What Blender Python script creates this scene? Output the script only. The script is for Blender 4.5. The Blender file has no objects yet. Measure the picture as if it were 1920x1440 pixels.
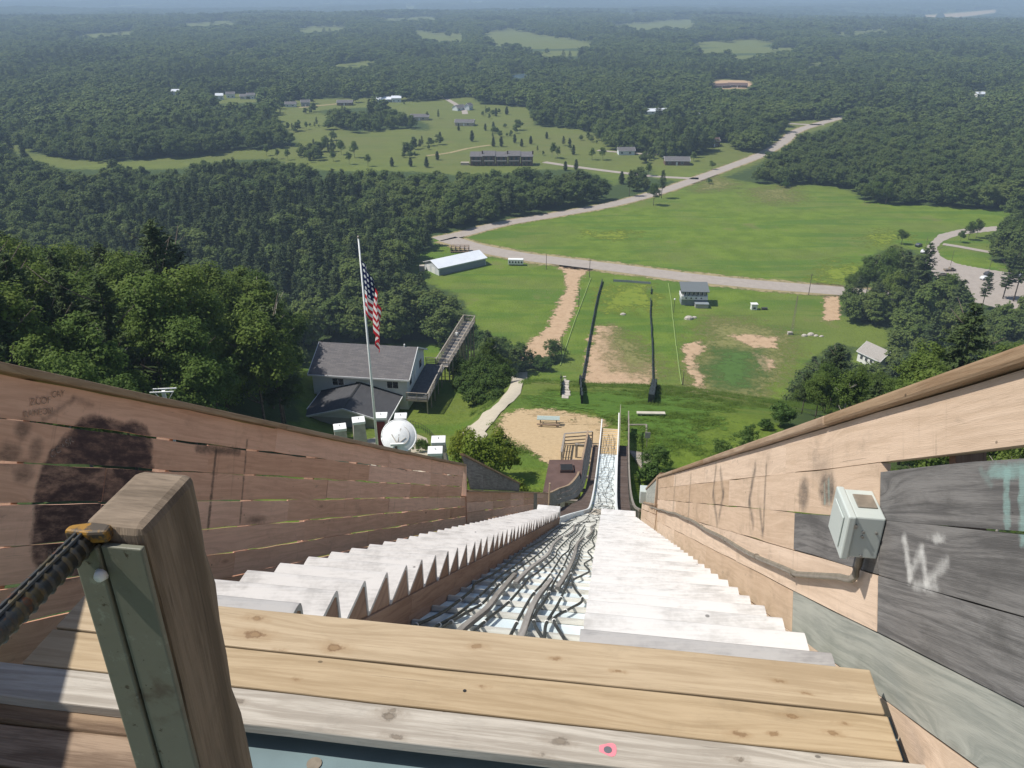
import bpy, bmesh, math, random
import numpy as np
from math import sin, cos, tan, atan, radians, pi
from mathutils import Vector, Matrix
random.seed(7); np.random.seed(7)
scene = bpy.context.scene
col = scene.collection

# ---------------------------------------------------------------- camera, sky, sun, exposure
CZ = 110.0                       # camera height above the plain
PITCH = radians(26.0); FPX = 1507.0
TH = radians(7.8)                # heading of the ski jump to the right of the camera heading
cam_d = bpy.data.cameras.new('camera'); cam = bpy.data.objects.new('camera', cam_d); col.objects.link(cam)
cam.location = (0, 0, CZ); cam.rotation_euler = (pi/2-PITCH, 0, 0)
cam_d.sensor_width = 36.0; cam_d.lens = 36.0*FPX/1920.0
cam_d.clip_start = 0.05; cam_d.clip_end = 60000
scene.camera = cam
world = bpy.data.worlds.new('World'); scene.world = world; world.use_nodes = True
SUN_EL = radians(57.0); SUN_TRAVEL = Vector((cos(SUN_EL), 0.02, -sin(SUN_EL)))
_nt = world.node_tree
_sky = _nt.nodes.new('ShaderNodeTexSky'); _sky.sky_type = 'NISHITA'; _sky.sun_disc = False
_sky.sun_elevation = SUN_EL; _sky.sun_rotation = radians(270.0); _sky.altitude = 400
_sky.air_density = 1.0; _sky.dust_density = 1.0; _sky.ozone_density = 1.0
_nt.links.new(_sky.outputs[0], _nt.nodes['Background'].inputs[0]); _nt.nodes['Background'].inputs[1].default_value = 0.09
sun_d = bpy.data.lights.new('sun', 'SUN'); sun_d.energy = 4.2; sun_d.angle = radians(0.53); sun_d.color = (1.0, .955, .88)
sun = bpy.data.objects.new('sun', sun_d); col.objects.link(sun); sun.rotation_euler = SUN_TRAVEL.to_track_quat('-Z', 'Y').to_euler()
sun.location = (-40, 0, 180)
scene.view_settings.view_transform = 'Standard'; scene.view_settings.look = 'None'
scene.view_settings.exposure = 0.38; scene.view_settings.gamma = 1.0
scene.render.engine = 'CYCLES'
scene.cycles.use_denoising = True
scene.cycles.max_bounces = 6; scene.cycles.diffuse_bounces = 3; scene.cycles.glossy_bounces = 2
scene.cycles.transmission_bounces = 3; scene.cycles.transparent_max_bounces = 12; scene.cycles.volume_bounces = 0
scene.cycles.sample_clamp_indirect = 6.0

# ---------------------------------------------------------------- frames of reference
ST, CT = sin(TH), cos(TH)
AL = atan(.664); SA, CA = sin(AL), cos(AL); Z0 = -2.268+.664*2.475
def Jw(u, v, z): return Vector((u*ST+v*CT, u*CT-v*ST, z+CZ))     # jump frame: along, right, height relative to the eye
def W(s, n, v): return Jw(s*CA+n*SA, v, Z0-s*SA+n*CA)            # straight upper slope: along, normal, right
def NL(u):                                                       # stair nose line of the inrun
    if u < 32: return Z0-.664*u
    d = min(u, 62)-32
    z = Z0-.664*32-.664*d+.00807*d*d
    return z-.18*max(0, u-62)
def ray(px, py):
    X = (px-960)/FPX; Y = (py-720)/FPX
    return (X, cos(PITCH)-Y*sin(PITCH), -sin(PITCH)-Y*cos(PITCH))
def proj(x, y, z):
    z = z-CZ
    d = y*cos(PITCH)-z*sin(PITCH); Y = -y*sin(PITCH)-z*cos(PITCH)
    d = np.maximum(d, .01)
    return 960+FPX*x/d, 720+FPX*Y/d
# terrain profiles across the hill
PU = [-400, -60, 0, 45, 60, 75, 94, 104, 110, 116, 124, 150, 180, 200, 220, 240]
PC = [-60, -40, -34, -33.6, -36.3, -39.4, -46.2, -50.4, -53.1, -56.3, -61.5, -81, -99, -106, -109.4, -110]
PL = [-60, -40, -34, -34.4, -40.5, -47.5, -54.3, -55.0, -55.2, -55.5, -58.5, -80, -99, -106, -109.4, -110]
def sstep(a, b, x): t = np.clip((x-a)/(b-a), 0, 1); return t*t*(3-2*t)
def T(x, y):
    x = np.asarray(x, float); y = np.asarray(y, float)
    u = x*ST+y*CT; v = x*CT-y*ST
    zc = np.interp(u, PU, PC); zl = np.interp(u, PU, PL)
    k = sstep(-11, -21, v)*(1-sstep(-36, -56, v))
    z = zc*(1-k)+zl*k
    z = z-sstep(60, 100, u)*(1-sstep(170, 240, u))*.10*np.maximum(0, v-12)
    z = np.where(u > 100, np.maximum(z, -110), z)
    far = sstep(1400, 6000, np.hypot(x, y))
    z = z+far*(10*np.sin(x/900.+1)+14*np.sin(y/1300.+x/2600.)+9*np.sin(y/560.-x/700.)+34*sstep(6000, 14000, np.hypot(x, y)))
    return z+CZ
_D = np.concatenate([np.arange(4, 320, .4), 320*1.004**np.arange(0, 1000)])
def hit(px, py, h=0.0):
    r = ray(px, py); m = math.hypot(r[0], r[1]); rx, ry, rz = r[0]/m, r[1]/m, r[2]/m
    g = rz*_D+CZ-(T(rx*_D, ry*_D)+h)
    i = int(np.argmax(g < 0))
    if g[i] >= 0: i = len(_D)-1
    a, b = g[i-1], g[i]; d = _D[i-1]+(_D[i]-_D[i-1])*(a/(a-b) if a != b else 0)
    return Vector((rx*d, ry*d, rz*d+CZ))
def gz(x, y): return float(T(x, y))

# ---------------------------------------------------------------- objects
def tag(o, label=None, cat=None, group=None, kind=None):
    if label: o['label'] = label
    if cat: o['category'] = cat
    if group: o['group'] = group
    if kind: o['kind'] = kind
    return o
def empty(name, loc, label=None, cat=None, group=None):
    o = bpy.data.objects.new(name, None); col.objects.link(o); o.location = loc; o.empty_display_size = .2
    return tag(o, label, cat, group)
def world_loc(o):
    v = Vector((0, 0, 0))
    while o is not None: v += o.location; o = o.parent
    return v
class MB:
    def __init__(s): s.v = []; s.f = []; s.uv = []; s.mi = []
    def quad(s, pts, uvs=None, m=0):
        b = len(s.v); s.v += [tuple(p) for p in pts]; s.f.append(tuple(range(b, b+len(pts))))
        s.uv += list(uvs) if uvs else [(p[0], p[2]) for p in pts]; s.mi.append(m)
    def hexa(s, fn, a, b, c, m=0):
        """box in the coordinates of fn: a, b, c are (lo, hi) ranges; a is the long way"""
        s.strip(fn, [a[0], a[1]], b, c, m)
    def strip(s, fn, ls, b, c, m=0, jb=None):
        """bar along ls with cross-section b x c; jb(l, side) shifts the b edges"""
        j = jb or (lambda l, k: 0.0)
        R = []
        for l in ls:
            R.append([(b[0]+j(l, 0), c[0]), (b[1]+j(l, 1), c[0]), (b[1]+j(l, 1), c[1]), (b[0]+j(l, 0), c[1])])
        flip = None
        for i in range(len(ls)-1):
            for k in range(4):
                q = [(ls[i],)+R[i][k], (ls[i+1],)+R[i+1][k], (ls[i+1],)+R[i+1][(k+1) % 4], (ls[i],)+R[i][(k+1) % 4]]
                uvs = [(w[0], w[1]+w[2]*.9) for w in q] if k in (0, 2) else [(w[0], w[2]+w[1]*.2) for w in q]
                if k in (0, 2): uvs = [(w[0], w[1]) for w in q]
                s.quad([fn(*w) for w in q], uvs, m)
        for i, o in ((0, 1), (len(ls)-1, -1)):
            q = [(ls[i],)+R[i][k] for k in range(4)][::o]
            s.quad([fn(*w) for w in q], [(w[2]*2, w[1]) for w in q], m)
    def box(s, c, sz, m=0, rz=0.0):
        cr, sr = cos(rz), sin(rz)
        fn = lambda x, y, z: (c[0]+x*cr-y*sr, c[1]+x*sr+y*cr, c[2]+z)
        h = [k/2 for k in sz]; ax = (-h[0], h[0]); ay = (-h[1], h[1]); az = (-h[2], h[2])
        P = [[[fn(x, y, z) for z in az] for y in ay] for x in ax]
        Q = lambda i, j, k: P[i][j][k]
        for pts, d in (([Q(0,0,0),Q(0,1,0),Q(1,1,0),Q(1,0,0)], (0,1)), ([Q(0,0,1),Q(1,0,1),Q(1,1,1),Q(0,1,1)], (0,1)),
                       ([Q(0,0,0),Q(1,0,0),Q(1,0,1),Q(0,0,1)], 0), ([Q(1,1,0),Q(0,1,0),Q(0,1,1),Q(1,1,1)], 0),
                       ([Q(0,1,0),Q(0,0,0),Q(0,0,1),Q(0,1,1)], 1), ([Q(1,0,0),Q(1,1,0),Q(1,1,1),Q(1,0,1)], 1)):
            if d == (0, 1): uvs = [(p[0], p[1]) for p in pts]
            elif d == 0: uvs = [(p[0], p[2]) for p in pts]
            else: uvs = [(p[1], p[2]) for p in pts]
            s.quad(pts, uvs, m)
    def tube(s, pts, r, n=8, m=0, caps=True):
        pts = [Vector(p) for p in pts]; rs = r if isinstance(r, (list, tuple)) else [r]*len(pts)
        rings = []
        for i, p in enumerate(pts):
            d = (pts[min(i+1, len(pts)-1)]-pts[max(i-1, 0)]).normalized()
            up = Vector((0, 0, 1)) if abs(d.z) < .95 else Vector((1, 0, 0))
            a = d.cross(up).normalized(); b = a.cross(d).normalized()
            base = len(s.v); rings.append(base)
            for k in range(n):
                t = 2*pi*k/n; s.v.append(tuple(p+a*cos(t)*rs[i]+b*sin(t)*rs[i]))
        L = 0
        for i in range(len(pts)-1):
            d = (pts[i+1]-pts[i]).length
            for k in range(n):
                s.f.append((rings[i]+k, rings[i+1]+k, rings[i+1]+(k+1) % n, rings[i]+(k+1) % n)); s.mi.append(m)
                s.uv += [(L, k/n*.2), (L+d, k/n*.2), (L+d, (k+1)/n*.2), (L, (k+1)/n*.2)]
            L += d
        if caps:
            for base, o in ((rings[0], 1), (rings[-1], -1)):
                s.f.append(tuple(range(base, base+n))[::o]); s.mi.append(m); s.uv += [(0, 0)]*n
    def disc(s, c, r, n=16, m=0, dz=0.0):
        pts = [(c[0]+r*cos(2*pi*k/n), c[1]+r*sin(2*pi*k/n), c[2]) for k in range(n)]
        s.quad(pts, None, m)
    def build(s, name, mats, parent=None, smooth=False, bevel=0.0, loc=None):
        me = bpy.data.meshes.new(name)
        off = world_loc(parent) if parent is not None else Vector((0, 0, 0))
        if loc is None: loc = Vector((0, 0, 0))
        o2 = off+Vector(loc)
        me.from_pydata([(x-o2.x, y-o2.y, z-o2.z) for x, y, z in s.v], [], s.f)
        ul = me.uv_layers.new(name='UVMap')
        ul.data.foreach_set('uv', np.array(s.uv, dtype=np.float32).ravel())
        if not isinstance(mats, (list, tuple)): mats = [mats]
        for m in mats: me.materials.append(m)
        if len(mats) > 1: me.polygons.foreach_set('material_index', s.mi)
        if smooth: me.polygons.foreach_set('use_smooth', [True]*len(me.polygons))
        me.validate(); me.update()
        ob = bpy.data.objects.new(name, me); col.objects.link(ob); ob.location = loc
        if parent is not None: ob.parent = parent
        if bevel:
            bm = bmesh.new(); bm.from_mesh(me); bmesh.ops.remove_doubles(bm, verts=bm.verts, dist=1e-5)
            bmesh.ops.recalc_face_normals(bm, faces=bm.faces); bm.to_mesh(me); bm.free()
            b = ob.modifiers.new('bevel', 'BEVEL'); b.width = bevel; b.segments = 2; b.limit_method = 'ANGLE'; b.angle_limit = radians(50)
        else:
            bm = bmesh.new(); bm.from_mesh(me); bmesh.ops.remove_doubles(bm, verts=bm.verts, dist=1e-5)
            bmesh.ops.recalc_face_normals(bm, faces=bm.faces); bm.to_mesh(me); bm.free()
        return ob
def copy_tree(o, parent=None, loc=None, rz=None, sc=None):
    c = o.copy(); col.objects.link(c); c.parent = parent
    if loc is not None: c.location = loc
    if rz is not None: c.rotation_euler = (0, 0, rz)
    if sc is not None: c.scale = (sc, sc, sc) if isinstance(sc, (int, float)) else sc
    for ch in o.children: copy_tree(ch, c)
    return c

# ---------------------------------------------------------------- materials
class NT:
    def __init__(s, name):
        s.m = bpy.data.materials.new(name); s.m.use_nodes = True; s.t = s.m.node_tree
        s.b = s.t.nodes['Principled BSDF']; s.out = s.t.nodes['Material Output']
    def n(s, typ, **kw):
        nd = s.t.nodes.new('ShaderNode'+typ)
        for k, v in kw.items():
            if k in ('op',): nd.operation = v
            elif k == 'dt': nd.data_type = v
            elif k == 'bt': nd.blend_type = v
            elif k == 'attr': nd.attribute_name = v
            elif k == 'feature': nd.feature = v
            elif k == 'clamp': nd.use_clamp = v
            elif k == 'wt': nd.wave_type = v
            else:
                key = int(k[1:]) if k[0] == 'i' and k[1:].isdigit() else k.replace('_', ' ')
                if hasattr(v, 'is_linked'): s.t.links.new(v, nd.inputs[key])
                else:
                    inp = nd.inputs[key]
                    if isinstance(v, (tuple, list)) and len(v) == 3 and inp.type == 'RGBA': v = (*v, 1)
                    inp.default_value = v
        return nd
    def noise(s, vec, scale, detail=4, rough=.55, dist=0.0):
        return s.n('TexNoise', Vector=vec, Scale=scale, Detail=detail, Roughness=rough, Distortion=dist).outputs[0]
    def math(s, op, a, b=0.0, c=None, clamp=False):
        k = dict(i0=a, i1=b)
        if c is not None: k['i2'] = c
        return s.n('Math', op=op, clamp=clamp, **k).outputs[0]
    def vm(s, op, a, b=(0, 0, 0)): return s.n('VectorMath', op=op, i0=a, i1=b)
    def mr(s, x, a, b, c=0.0, d=1.0, smooth=True):
        nd = s.n('MapRange', i0=x, i1=a, i2=b, i3=c, i4=d)
        if smooth: nd.interpolation_type = 'SMOOTHSTEP'
        return nd.outputs[0]
    def mix(s, f, a, b, bt='MIX'):
        nd = s.t.nodes.new('ShaderNodeMix'); nd.data_type = 'RGBA'; nd.blend_type = bt
        for k, v in ((0, f), (6, a), (7, b)):
            if hasattr(v, 'is_linked'): s.t.links.new(v, nd.inputs[k])
            else: nd.inputs[k].default_value = v if k == 0 else (*v[:3], 1)
        return nd.outputs[2]
    def link(s, a, b): s.t.links.new(a, b)
    def bump(s, h, strength=.3, dist=.01):
        nd = s.n('Bump', Strength=strength, Distance=dist, Height=h); s.link(nd.outputs[0], s.b.inputs['Normal'])
    def done(s, color, rough=.7, spec=.3, metal=0.0):
        for k, v in (('Base Color', color), ('Roughness', rough), ('Specular IOR Level', spec), ('Metallic', metal)):
            if hasattr(v, 'is_linked'): s.link(v, s.b.inputs[k])
            else: s.b.inputs[k].default_value = (*v[:3], 1) if k == 'Base Color' else v
        return s.m
    def marks(s, color, uv, marks, wob):
        wear = s.mr(s.noise(s.vm('MULTIPLY', uv, (7, 22, 0)).outputs[0], 1.0, 7, .75), .33, .62, .55, 1.0)
        for mk in marks:
            if mk[0] == 'seg':
                _, ax, ay, bx, by, r, soft, c, st = mk
                pa = s.vm('SUBTRACT', uv, (ax, ay, 0)).outputs[0]; L2 = (bx-ax)**2+(by-ay)**2
                h = s.math('DIVIDE', s.vm('DOT_PRODUCT', pa, (bx-ax, by-ay, 0)).outputs['Value'], max(L2, 1e-6), clamp=True)
                sc = s.n('VectorMath', op='SCALE', i0=(bx-ax, by-ay, 0)); s.link(h, sc.inputs['Scale'])
                d = s.vm('LENGTH', s.vm('SUBTRACT', pa, sc.outputs[0]).outputs[0]).outputs['Value']
            else:
                _, ax, ay, rx, ry, soft, c, st = mk
                q = s.vm('DIVIDE', s.vm('SUBTRACT', uv, (ax, ay, 0)).outputs[0], (rx, ry, 1)).outputs[0]
                d = s.math('MULTIPLY', s.vm('LENGTH', q).outputs['Value'], min(rx, ry)); r = min(rx, ry)
            dd = s.math('ADD', d, wob)
            color = s.mix(s.math('MULTIPLY', s.math('MULTIPLY', s.mr(dd, r-soft, r+soft, 1.0, 0.0), st), wear), color, c)
        return color
def flat(name, c, rough=.7, spec=.3, metal=0.0, var=.12, scale=6.0, coord='Object', bump=0.0):
    t = NT(name); tc = t.n('TexCoord').outputs[coord]
    n = t.noise(tc, scale, 5); f = t.mr(n, .3, .7, 1-var, 1+var)
    cc = t.vm('MULTIPLY', tuple(c), (1, 1, 1)); sc = t.n('VectorMath', op='SCALE', i0=tuple(c)); t.link(f, sc.inputs['Scale'])
    if bump: t.bump(n, bump, .02)
    return t.done(sc.outputs[0], rough, spec, metal)
def wood(name, ca, cb, knot=(.10, .05, .025), rough=.75, peel=None, peel_amt=.0, knots=1.0, marks=None, bump=.25, dirt=.35, coarse=1.0, tint=.14, streak=0.0):
    t = NT(name); uv0 = t.n('UVMap').outputs[0]
    rnd = t.n('ObjectInfo').outputs['Random']
    off = t.n('CombineXYZ', X=t.math('MULTIPLY', rnd, 31.7), Y=t.math('MULTIPLY', rnd, 17.3)).outputs[0]
    uv = t.vm('ADD', uv0, off).outputs[0]
    vk = t.vm('MULTIPLY', uv, (1.15, 5.0, 1)).outputs[0]
    vor = t.n('TexVoronoi', Vector=vk, Scale=1.0, Randomness=1.0).outputs['Distance']
    # grain bends round the knots
    bend = t.math('DIVIDE', .004, t.math('ADD', t.math('POWER', vor, 2.0), .035))
    gb = t.n('CombineXYZ', Y=bend).outputs[0]
    g1 = t.noise(t.vm('MULTIPLY', t.vm('ADD', uv, gb).outputs[0], (1.6, 34*coarse, 1)).outputs[0], 1.0, 6, .62, .6)
    g2 = t.noise(t.vm('MULTIPLY', uv, (12, 420*coarse, 1)).outputs[0], 1.0, 3, .6)
    g3 = t.noise(t.vm('MULTIPLY', uv, (1.3, 4, 1)).outputs[0], 1.0, 5, .6)
    f = t.math('ADD', t.math('MULTIPLY', g1, .75), t.math('ADD', t.math('MULTIPLY', g2, .25), t.math('MULTIPLY', g3, .35)))
    c = t.mix(t.mr(f, .54, .80), cb, ca)
    crack = t.noise(t.vm('MULTIPLY', uv, (2.2, 95*coarse, 1)).outputs[0], 1.0, 4, .55, .5)
    c = t.mix(t.math('MULTIPLY', t.mr(crack, .66, .74), .55), c, tuple(k*.45 for k in cb))
    if peel:
        pn = t.noise(t.vm('MULTIPLY', uv, (3.0, 9, 1)).outputs[0], 1.0, 8, .68, .3)
        c = t.mix(t.math('MULTIPLY', t.mr(pn, .60-peel_amt, .70-peel_amt), .75), c, peel)
    if knots > 0:
        km = t.math('MULTIPLY', t.mr(vor, .085, .04, 0.0, .85), knots)
        ring = t.math('MULTIPLY', t.mr(t.math('SINE', t.math('MULTIPLY', vor, 95.0)), -.2, 1.0), t.mr(vor, .15, .05, 0.0, .35*knots))
        c = t.mix(ring, c, knot); c = t.mix(km, c, knot)
    d = t.noise(t.vm('MULTIPLY', uv, (1, 1.6, 1)).outputs[0], 2.3, 8, .74)
    sp = t.n('TexVoronoi', Vector=t.vm('MULTIPLY', uv, (5, 8, 1)).outputs[0], Scale=1.0).outputs['Distance']
    c = t.mix(t.math('MULTIPLY', t.mr(sp, .055, .035, 0.0, .8), t.mr(t.noise(uv, 3.0, 2), .48, .52)), c, tuple(k*.3 for k in cb))
    c = t.mix(t.math('MULTIPLY', t.mr(d, .52, .74), dirt), c, tuple(k*.32 for k in ca))
    if streak:
        sk = t.noise(t.vm('MULTIPLY', uv0, (14, 1.1, 1)).outputs[0], 1.0, 5, .6); sk2 = t.noise(t.vm('MULTIPLY', uv0, (2.2, .6, 1)).outputs[0], 1.0, 3)
        c = t.mix(t.math('MULTIPLY', t.math('MULTIPLY', t.mr(sk, .56, .74), t.mr(sk2, .46, .62)), streak), c, tuple(k*.22 for k in ca))
        hl = t.noise(t.vm('MULTIPLY', uv, (26, 60, 1)).outputs[0], 1.0, 6, .75, 1.2); c = t.mix(t.math('MULTIPLY', t.mr(hl, .66, .72), .55), c, tuple(k*.4 for k in ca))
    hv = t.n('HueSaturation', Color=c, Value=t.mr(rnd, 0, 1, 1-tint, 1+tint, False), Saturation=t.mr(rnd, 0, 1, 1.1, .9, False)).outputs[0]
    if marks:
        wob = t.math('MULTIPLY', t.math('SUBTRACT', t.noise(t.vm('MULTIPLY', uv0, (1, 1, 0)).outputs[0], 22.0, 6, .7), .5), .05)
        hv = t.marks(hv, uv0, marks, wob)
    bh = t.math('ADD', t.math('MULTIPLY', g2, .4), t.math('ADD', t.math('MULTIPLY', g1, .6), t.math('MULTIPLY', t.mr(vor, .2, .0), .4)))
    t.bump(bh, bump, .006)
    return t.done(hv, rough, .25)

BLOB = (.050, .030, .034); DK = (.07, .05, .042)
left_marks = [('ell', 3.84, .33, .52, .40, .015, BLOB, .93), ('ell', 3.70, .58, .19, .16, .02, BLOB, .9), ('ell', 4.08, .56, .21, .18, .02, BLOB, .93),
    ('ell', 3.66, .12, .32, .26, .02, BLOB, .9),
    ('seg', 4.83, .622, 5.46, .632, .028, .02, DK, .8), ('seg', 5.10, .63, 5.12, .08, .016, .012, DK, .85), ('seg', 5.576, .72, 5.618, .10, .012, .012, DK, .75),
    ('ell', 3.17, .62, .05, .05, .03, DK, .7), ('ell', 3.28, .53, .04, .05, .03, DK, .7), ('ell', 3.10, .50, .07, .05, .03, DK, .75), ('ell', 3.22, .42, .06, .05, .03, DK, .7),
    ('ell', 5.9, .11, .16, .03, .03, DK, .7), ('seg', 3.50, .80, 3.30, .68, .012, .02, DK, .6), ('seg', 3.5, .81, 3.66, .79, .012, .02, DK, .5)]
TEAL = (.24, .36, .33); WH = (.58, .57, .54); GR = (.06, .055, .05)
right_marks = [('seg', 1.895, .655, 1.72, .655, .018, .010, TEAL, .8), ('seg', 1.82, .65, 1.82, .52, .015, .008, TEAL, .8), ('seg', 1.742, .645, 1.742, .49, .017, .008, TEAL, .8),
    ('seg', 1.955, .66, 1.90, .62, .008, .012, TEAL, .4),
    ('seg', 2.52, .45, 2.46, .33, .018, .016, WH, .75), ('seg', 2.47, .33, 2.37, .42, .016, .018, WH, .6), ('seg', 2.36, .42, 2.33, .32, .016, .016, WH, .75), ('seg', 2.33, .32, 2.18, .40, .014, .02, WH, .6), ('seg', 2.42, .31, 2.25, .32, .012, .02, WH, .6),
    ('ell', 2.25, .462, .04, .012, .012, WH, .7),
    ('seg', 7.25, .84, 7.36, .60, .035, .05, GR, .75), ('seg', 7.36, .60, 7.0, .35, .035, .05, GR, .7), ('seg', 6.95, .8, 6.7, .6, .035, .05, GR, .7), ('seg', 6.7, .6, 6.9, .4, .035, .05, GR, .7),
    ('seg', 5.28, .78, 5.45, .55, .035, .04, GR, .75), ('seg', 5.45, .55, 5.27, .40, .03, .04, GR, .7), ('seg', 4.9, .77, 4.92, .36, .02, .03, GR, .75), ('seg', 5.05, .5, 4.95, .36, .025, .03, GR, .65),
    ('ell', 3.9, .60, .10, .08, .04, GR, .75), ('ell', 3.47, .62, .13, .075, .03, GR, .85), ('seg', 3.45, .66, 3.43, .56, .012, .012, TEAL, .6), ('seg', 3.52, .64, 3.5, .56, .01, .012, TEAL, .6),
    ('ell', 3.6, .72, .14, .05, .04, GR, .4), ('seg', 9.4, .8, 9.5, .3, .05, .06, GR, .5), ('seg', 11.5, .8, 11.6, .4, .07, .08, GR, .5)]
M = {}
M['pink_left'] = wood('painted_board_left', (.74, .455, .325), (.61, .36, .252), knot=(.20, .10, .07), peel=(.30, .20, .145), peel_amt=-.03, knots=.8, marks=left_marks, dirt=.35, streak=.6)
M['pink_right'] = wood('painted_board_right', (.60, .448, .325), (.50, .365, .256), knot=(.38, .26, .175), peel=(.40, .30, .22), peel_amt=.01, knots=.6, marks=right_marks, bump=.5, dirt=.4, streak=.75)
M['gray_dark'] = wood('weathered_dark_board', (.215, .205, .195), (.105, .10, .097), knot=(.06, .055, .05), peel=(.27, .255, .24), peel_amt=-.03, knots=.5, marks=right_marks[:10], dirt=.6, bump=.45)
M['gray_light'] = wood('weathered_pale_board', (.37, .37, .325), (.25, .26, .23), knot=(.2, .19, .16), knots=.6, dirt=.35, bump=.3)
def knot_marks(ks, halo, core):
    r = []
    for v, u, s in ks: r += [('ell', v, u, .055*s, .020*s, .012*s, halo, .55), ('ell', v+.004*s, u, .021*s, .0125*s, .005, core, .8), ('ell', v+.004*s, u, .011*s, .0065*s, .003, halo, .7)]
    return r
TANK = knot_marks([(-1.222, 2.059, 1.5), (-1.251, 2.138, 1.0), (-0.913, 2.04, 1.3), (-0.417, 2.111, 0.7), (0.084, 2.064, 0.45), (-0.137, 2.09, 0.4), (0.458, 1.856, 0.8), (0.569, 1.87, 0.4), (0.75, 1.902, 0.6), (0.797, 1.945, 0.5), (0.629, 1.953, 0.6), (-0.373, 1.938, 0.5), (-1.101, 2.0, 0.4), (0.62, 2.09, 0.5), (0.7, 2.05, 0.4), (-1.5, 1.9, 0.6), (-1.0, 1.88, 0.4)], (.29, .195, .105), (.14, .075, .035)); GRYK = knot_marks([(-0.635, 1.8, 0.7), (-0.641, 1.775, 1.1), (-0.097, 1.755, 1.0), (-0.137, 1.7, 0.6), (-0.605, 1.7, 0.8), (0.45, 1.76, 0.7), (-1.4, 1.75, 0.6), (-1.15, 1.77, 0.8)], (.24, .20, .155), (.10, .08, .06))
M['tan'] = wood('new_pine_board', (.435, .34, .225), (.33, .248, .155), knot=(.16, .075, .03), knots=0.0, dirt=.3, bump=.25, rough=.6, tint=.05, marks=TANK)
M['bench_gray'] = wood('weathered_bench_board', (.46, .42, .36), (.30, .265, .22), knot=(.13, .10, .08), knots=0.0, dirt=.45, bump=.45, marks=GRYK)
M['old'] = wood('rough_old_board', (.30, .215, .145), (.13, .085, .055), knot=(.06, .04, .03), dirt=.5, bump=.8, coarse=.6)
M['cap'] = wood('cap_rail_wood', (.36, .255, .165), (.25, .165, .10), knot=(.16, .10, .06), knots=.5, dirt=.3, bump=.5)
M['tooth'] = wood('stair_side_board', (.33, .215, .155), (.24, .145, .10), knot=(.12, .07, .05), knots=.4, dirt=.4)
M['fence_gray'] = wood('grey_fence_board', (.33, .29, .245), (.20, .175, .145), knot=(.1, .08, .07), knots=.4, dirt=.5)
M['bar'] = wood('grey_lath', (.33, .305, .275), (.22, .20, .18), knot=(.12, .1, .09), knots=.5, dirt=.4)
M['batten'] = wood('pale_batten', (.60, .58, .53), (.46, .445, .40), knot=(.2, .18, .15), knots=.3, dirt=.5)
M['post'] = wood('dark_post_wood', (.235, .18, .128), (.12, .09, .062), knot=(.05, .04, .03), knots=.5, dirt=.75, bump=1.0, coarse=.5)
def white_steps(name, c, dirtc, amt):
    t = NT(name); tc = t.n('TexCoord').outputs['Object']; rnd = t.n('ObjectInfo').outputs['Random']
    p = t.vm('ADD', tc, t.n('CombineXYZ', X=t.math('MULTIPLY', rnd, 40.0)).outputs[0]).outputs[0]
    n1 = t.noise(p, 3.2, 7, .65); n2 = t.noise(t.vm('MULTIPLY', p, (6, 60, 6)).outputs[0], 1.0, 4); n3 = t.noise(p, 40, 3)
    f = t.math('ADD', t.math('MULTIPLY', n1, .7), t.math('ADD', t.math('MULTIPLY', n2, .25), t.math('MULTIPLY', n3, .12)))
    cc = t.mix(t.math('MULTIPLY', t.mr(f, .48, .68), amt), c, dirtc)
    sp = t.n('TexVoronoi', Vector=t.vm('MULTIPLY', p, (4.5, 4.5, 0)).outputs[0], Scale=1.0).outputs['Distance']
    cc = t.mix(t.mr(sp, .060, .040, 0.0, .75), cc, (.09, .085, .08))
    st = t.noise(t.vm('MULTIPLY', p, (2.0, 9, 2)).outputs[0], 1.0, 6, .7); cc = t.mix(t.math('MULTIPLY', t.mr(st, .56, .72), .5), cc, tuple(k*.55 for k in dirtc))
    t.bump(n2, .08, .004)
    return t.done(cc, .5, .35)
M['walk'] = wood('dark_walkway_step', (.115, .085, .07), (.065, .048, .04), knots=.2, dirt=.4)
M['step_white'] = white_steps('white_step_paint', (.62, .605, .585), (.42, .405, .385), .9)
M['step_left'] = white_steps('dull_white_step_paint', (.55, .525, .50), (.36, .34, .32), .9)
M['step_gray'] = white_steps('bare_grey_step', (.40, .385, .37), (.27, .26, .255), .9)
M['track'] = flat('track_sheet', (.72, .81, .83), .45, .4, var=.06, scale=3)
M['ply'] = wood('bare_plywood', (.52, .36, .16), (.40, .26, .10), dirt=.4)
M['hose'] = flat('grey_black_hose', (.038, .040, .040), .55, .3, var=.4, scale=8)
M['clip'] = flat('white_clip', (.75, .75, .72), .5)
M['bluefloor'] = flat('blue_grey_sheet', (.155, .215, .23), .45, .4, var=.12, scale=3)
M['box'] = flat('grey_enamel', (.46, .50, .47), .38, .5, var=.04, scale=5)
M['conduit'] = flat('dull_conduit', (.26, .225, .18), .45, .5, metal=.3, var=.2, scale=20)
M['screw'] = flat('steel_screw', (.35, .34, .32), .4, .5, metal=.8)
M['black'] = flat('black_paint', (.02, .02, .02), .6)
M['dark_metal'] = flat('dark_steel', (.07, .065, .06), .5, .5, metal=.4)
M['white'] = flat('white_paint', (.74, .74, .72), .5, var=.05)
M['concrete'] = flat('pale_concrete', (.48, .44, .36), .85, .2, var=.12, scale=1.5)
M['pink_mark'] = flat('pink_spray_paint', (.75, .22, .26), .6)
M['scratch'] = flat('scratched_writing_pale', (.22, .17, .15), .8, var=.6, scale=60)
M['scratch_dark'] = flat('scratched_writing_dark', (.30, .195, .14), .8, var=.5, scale=60)

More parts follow.
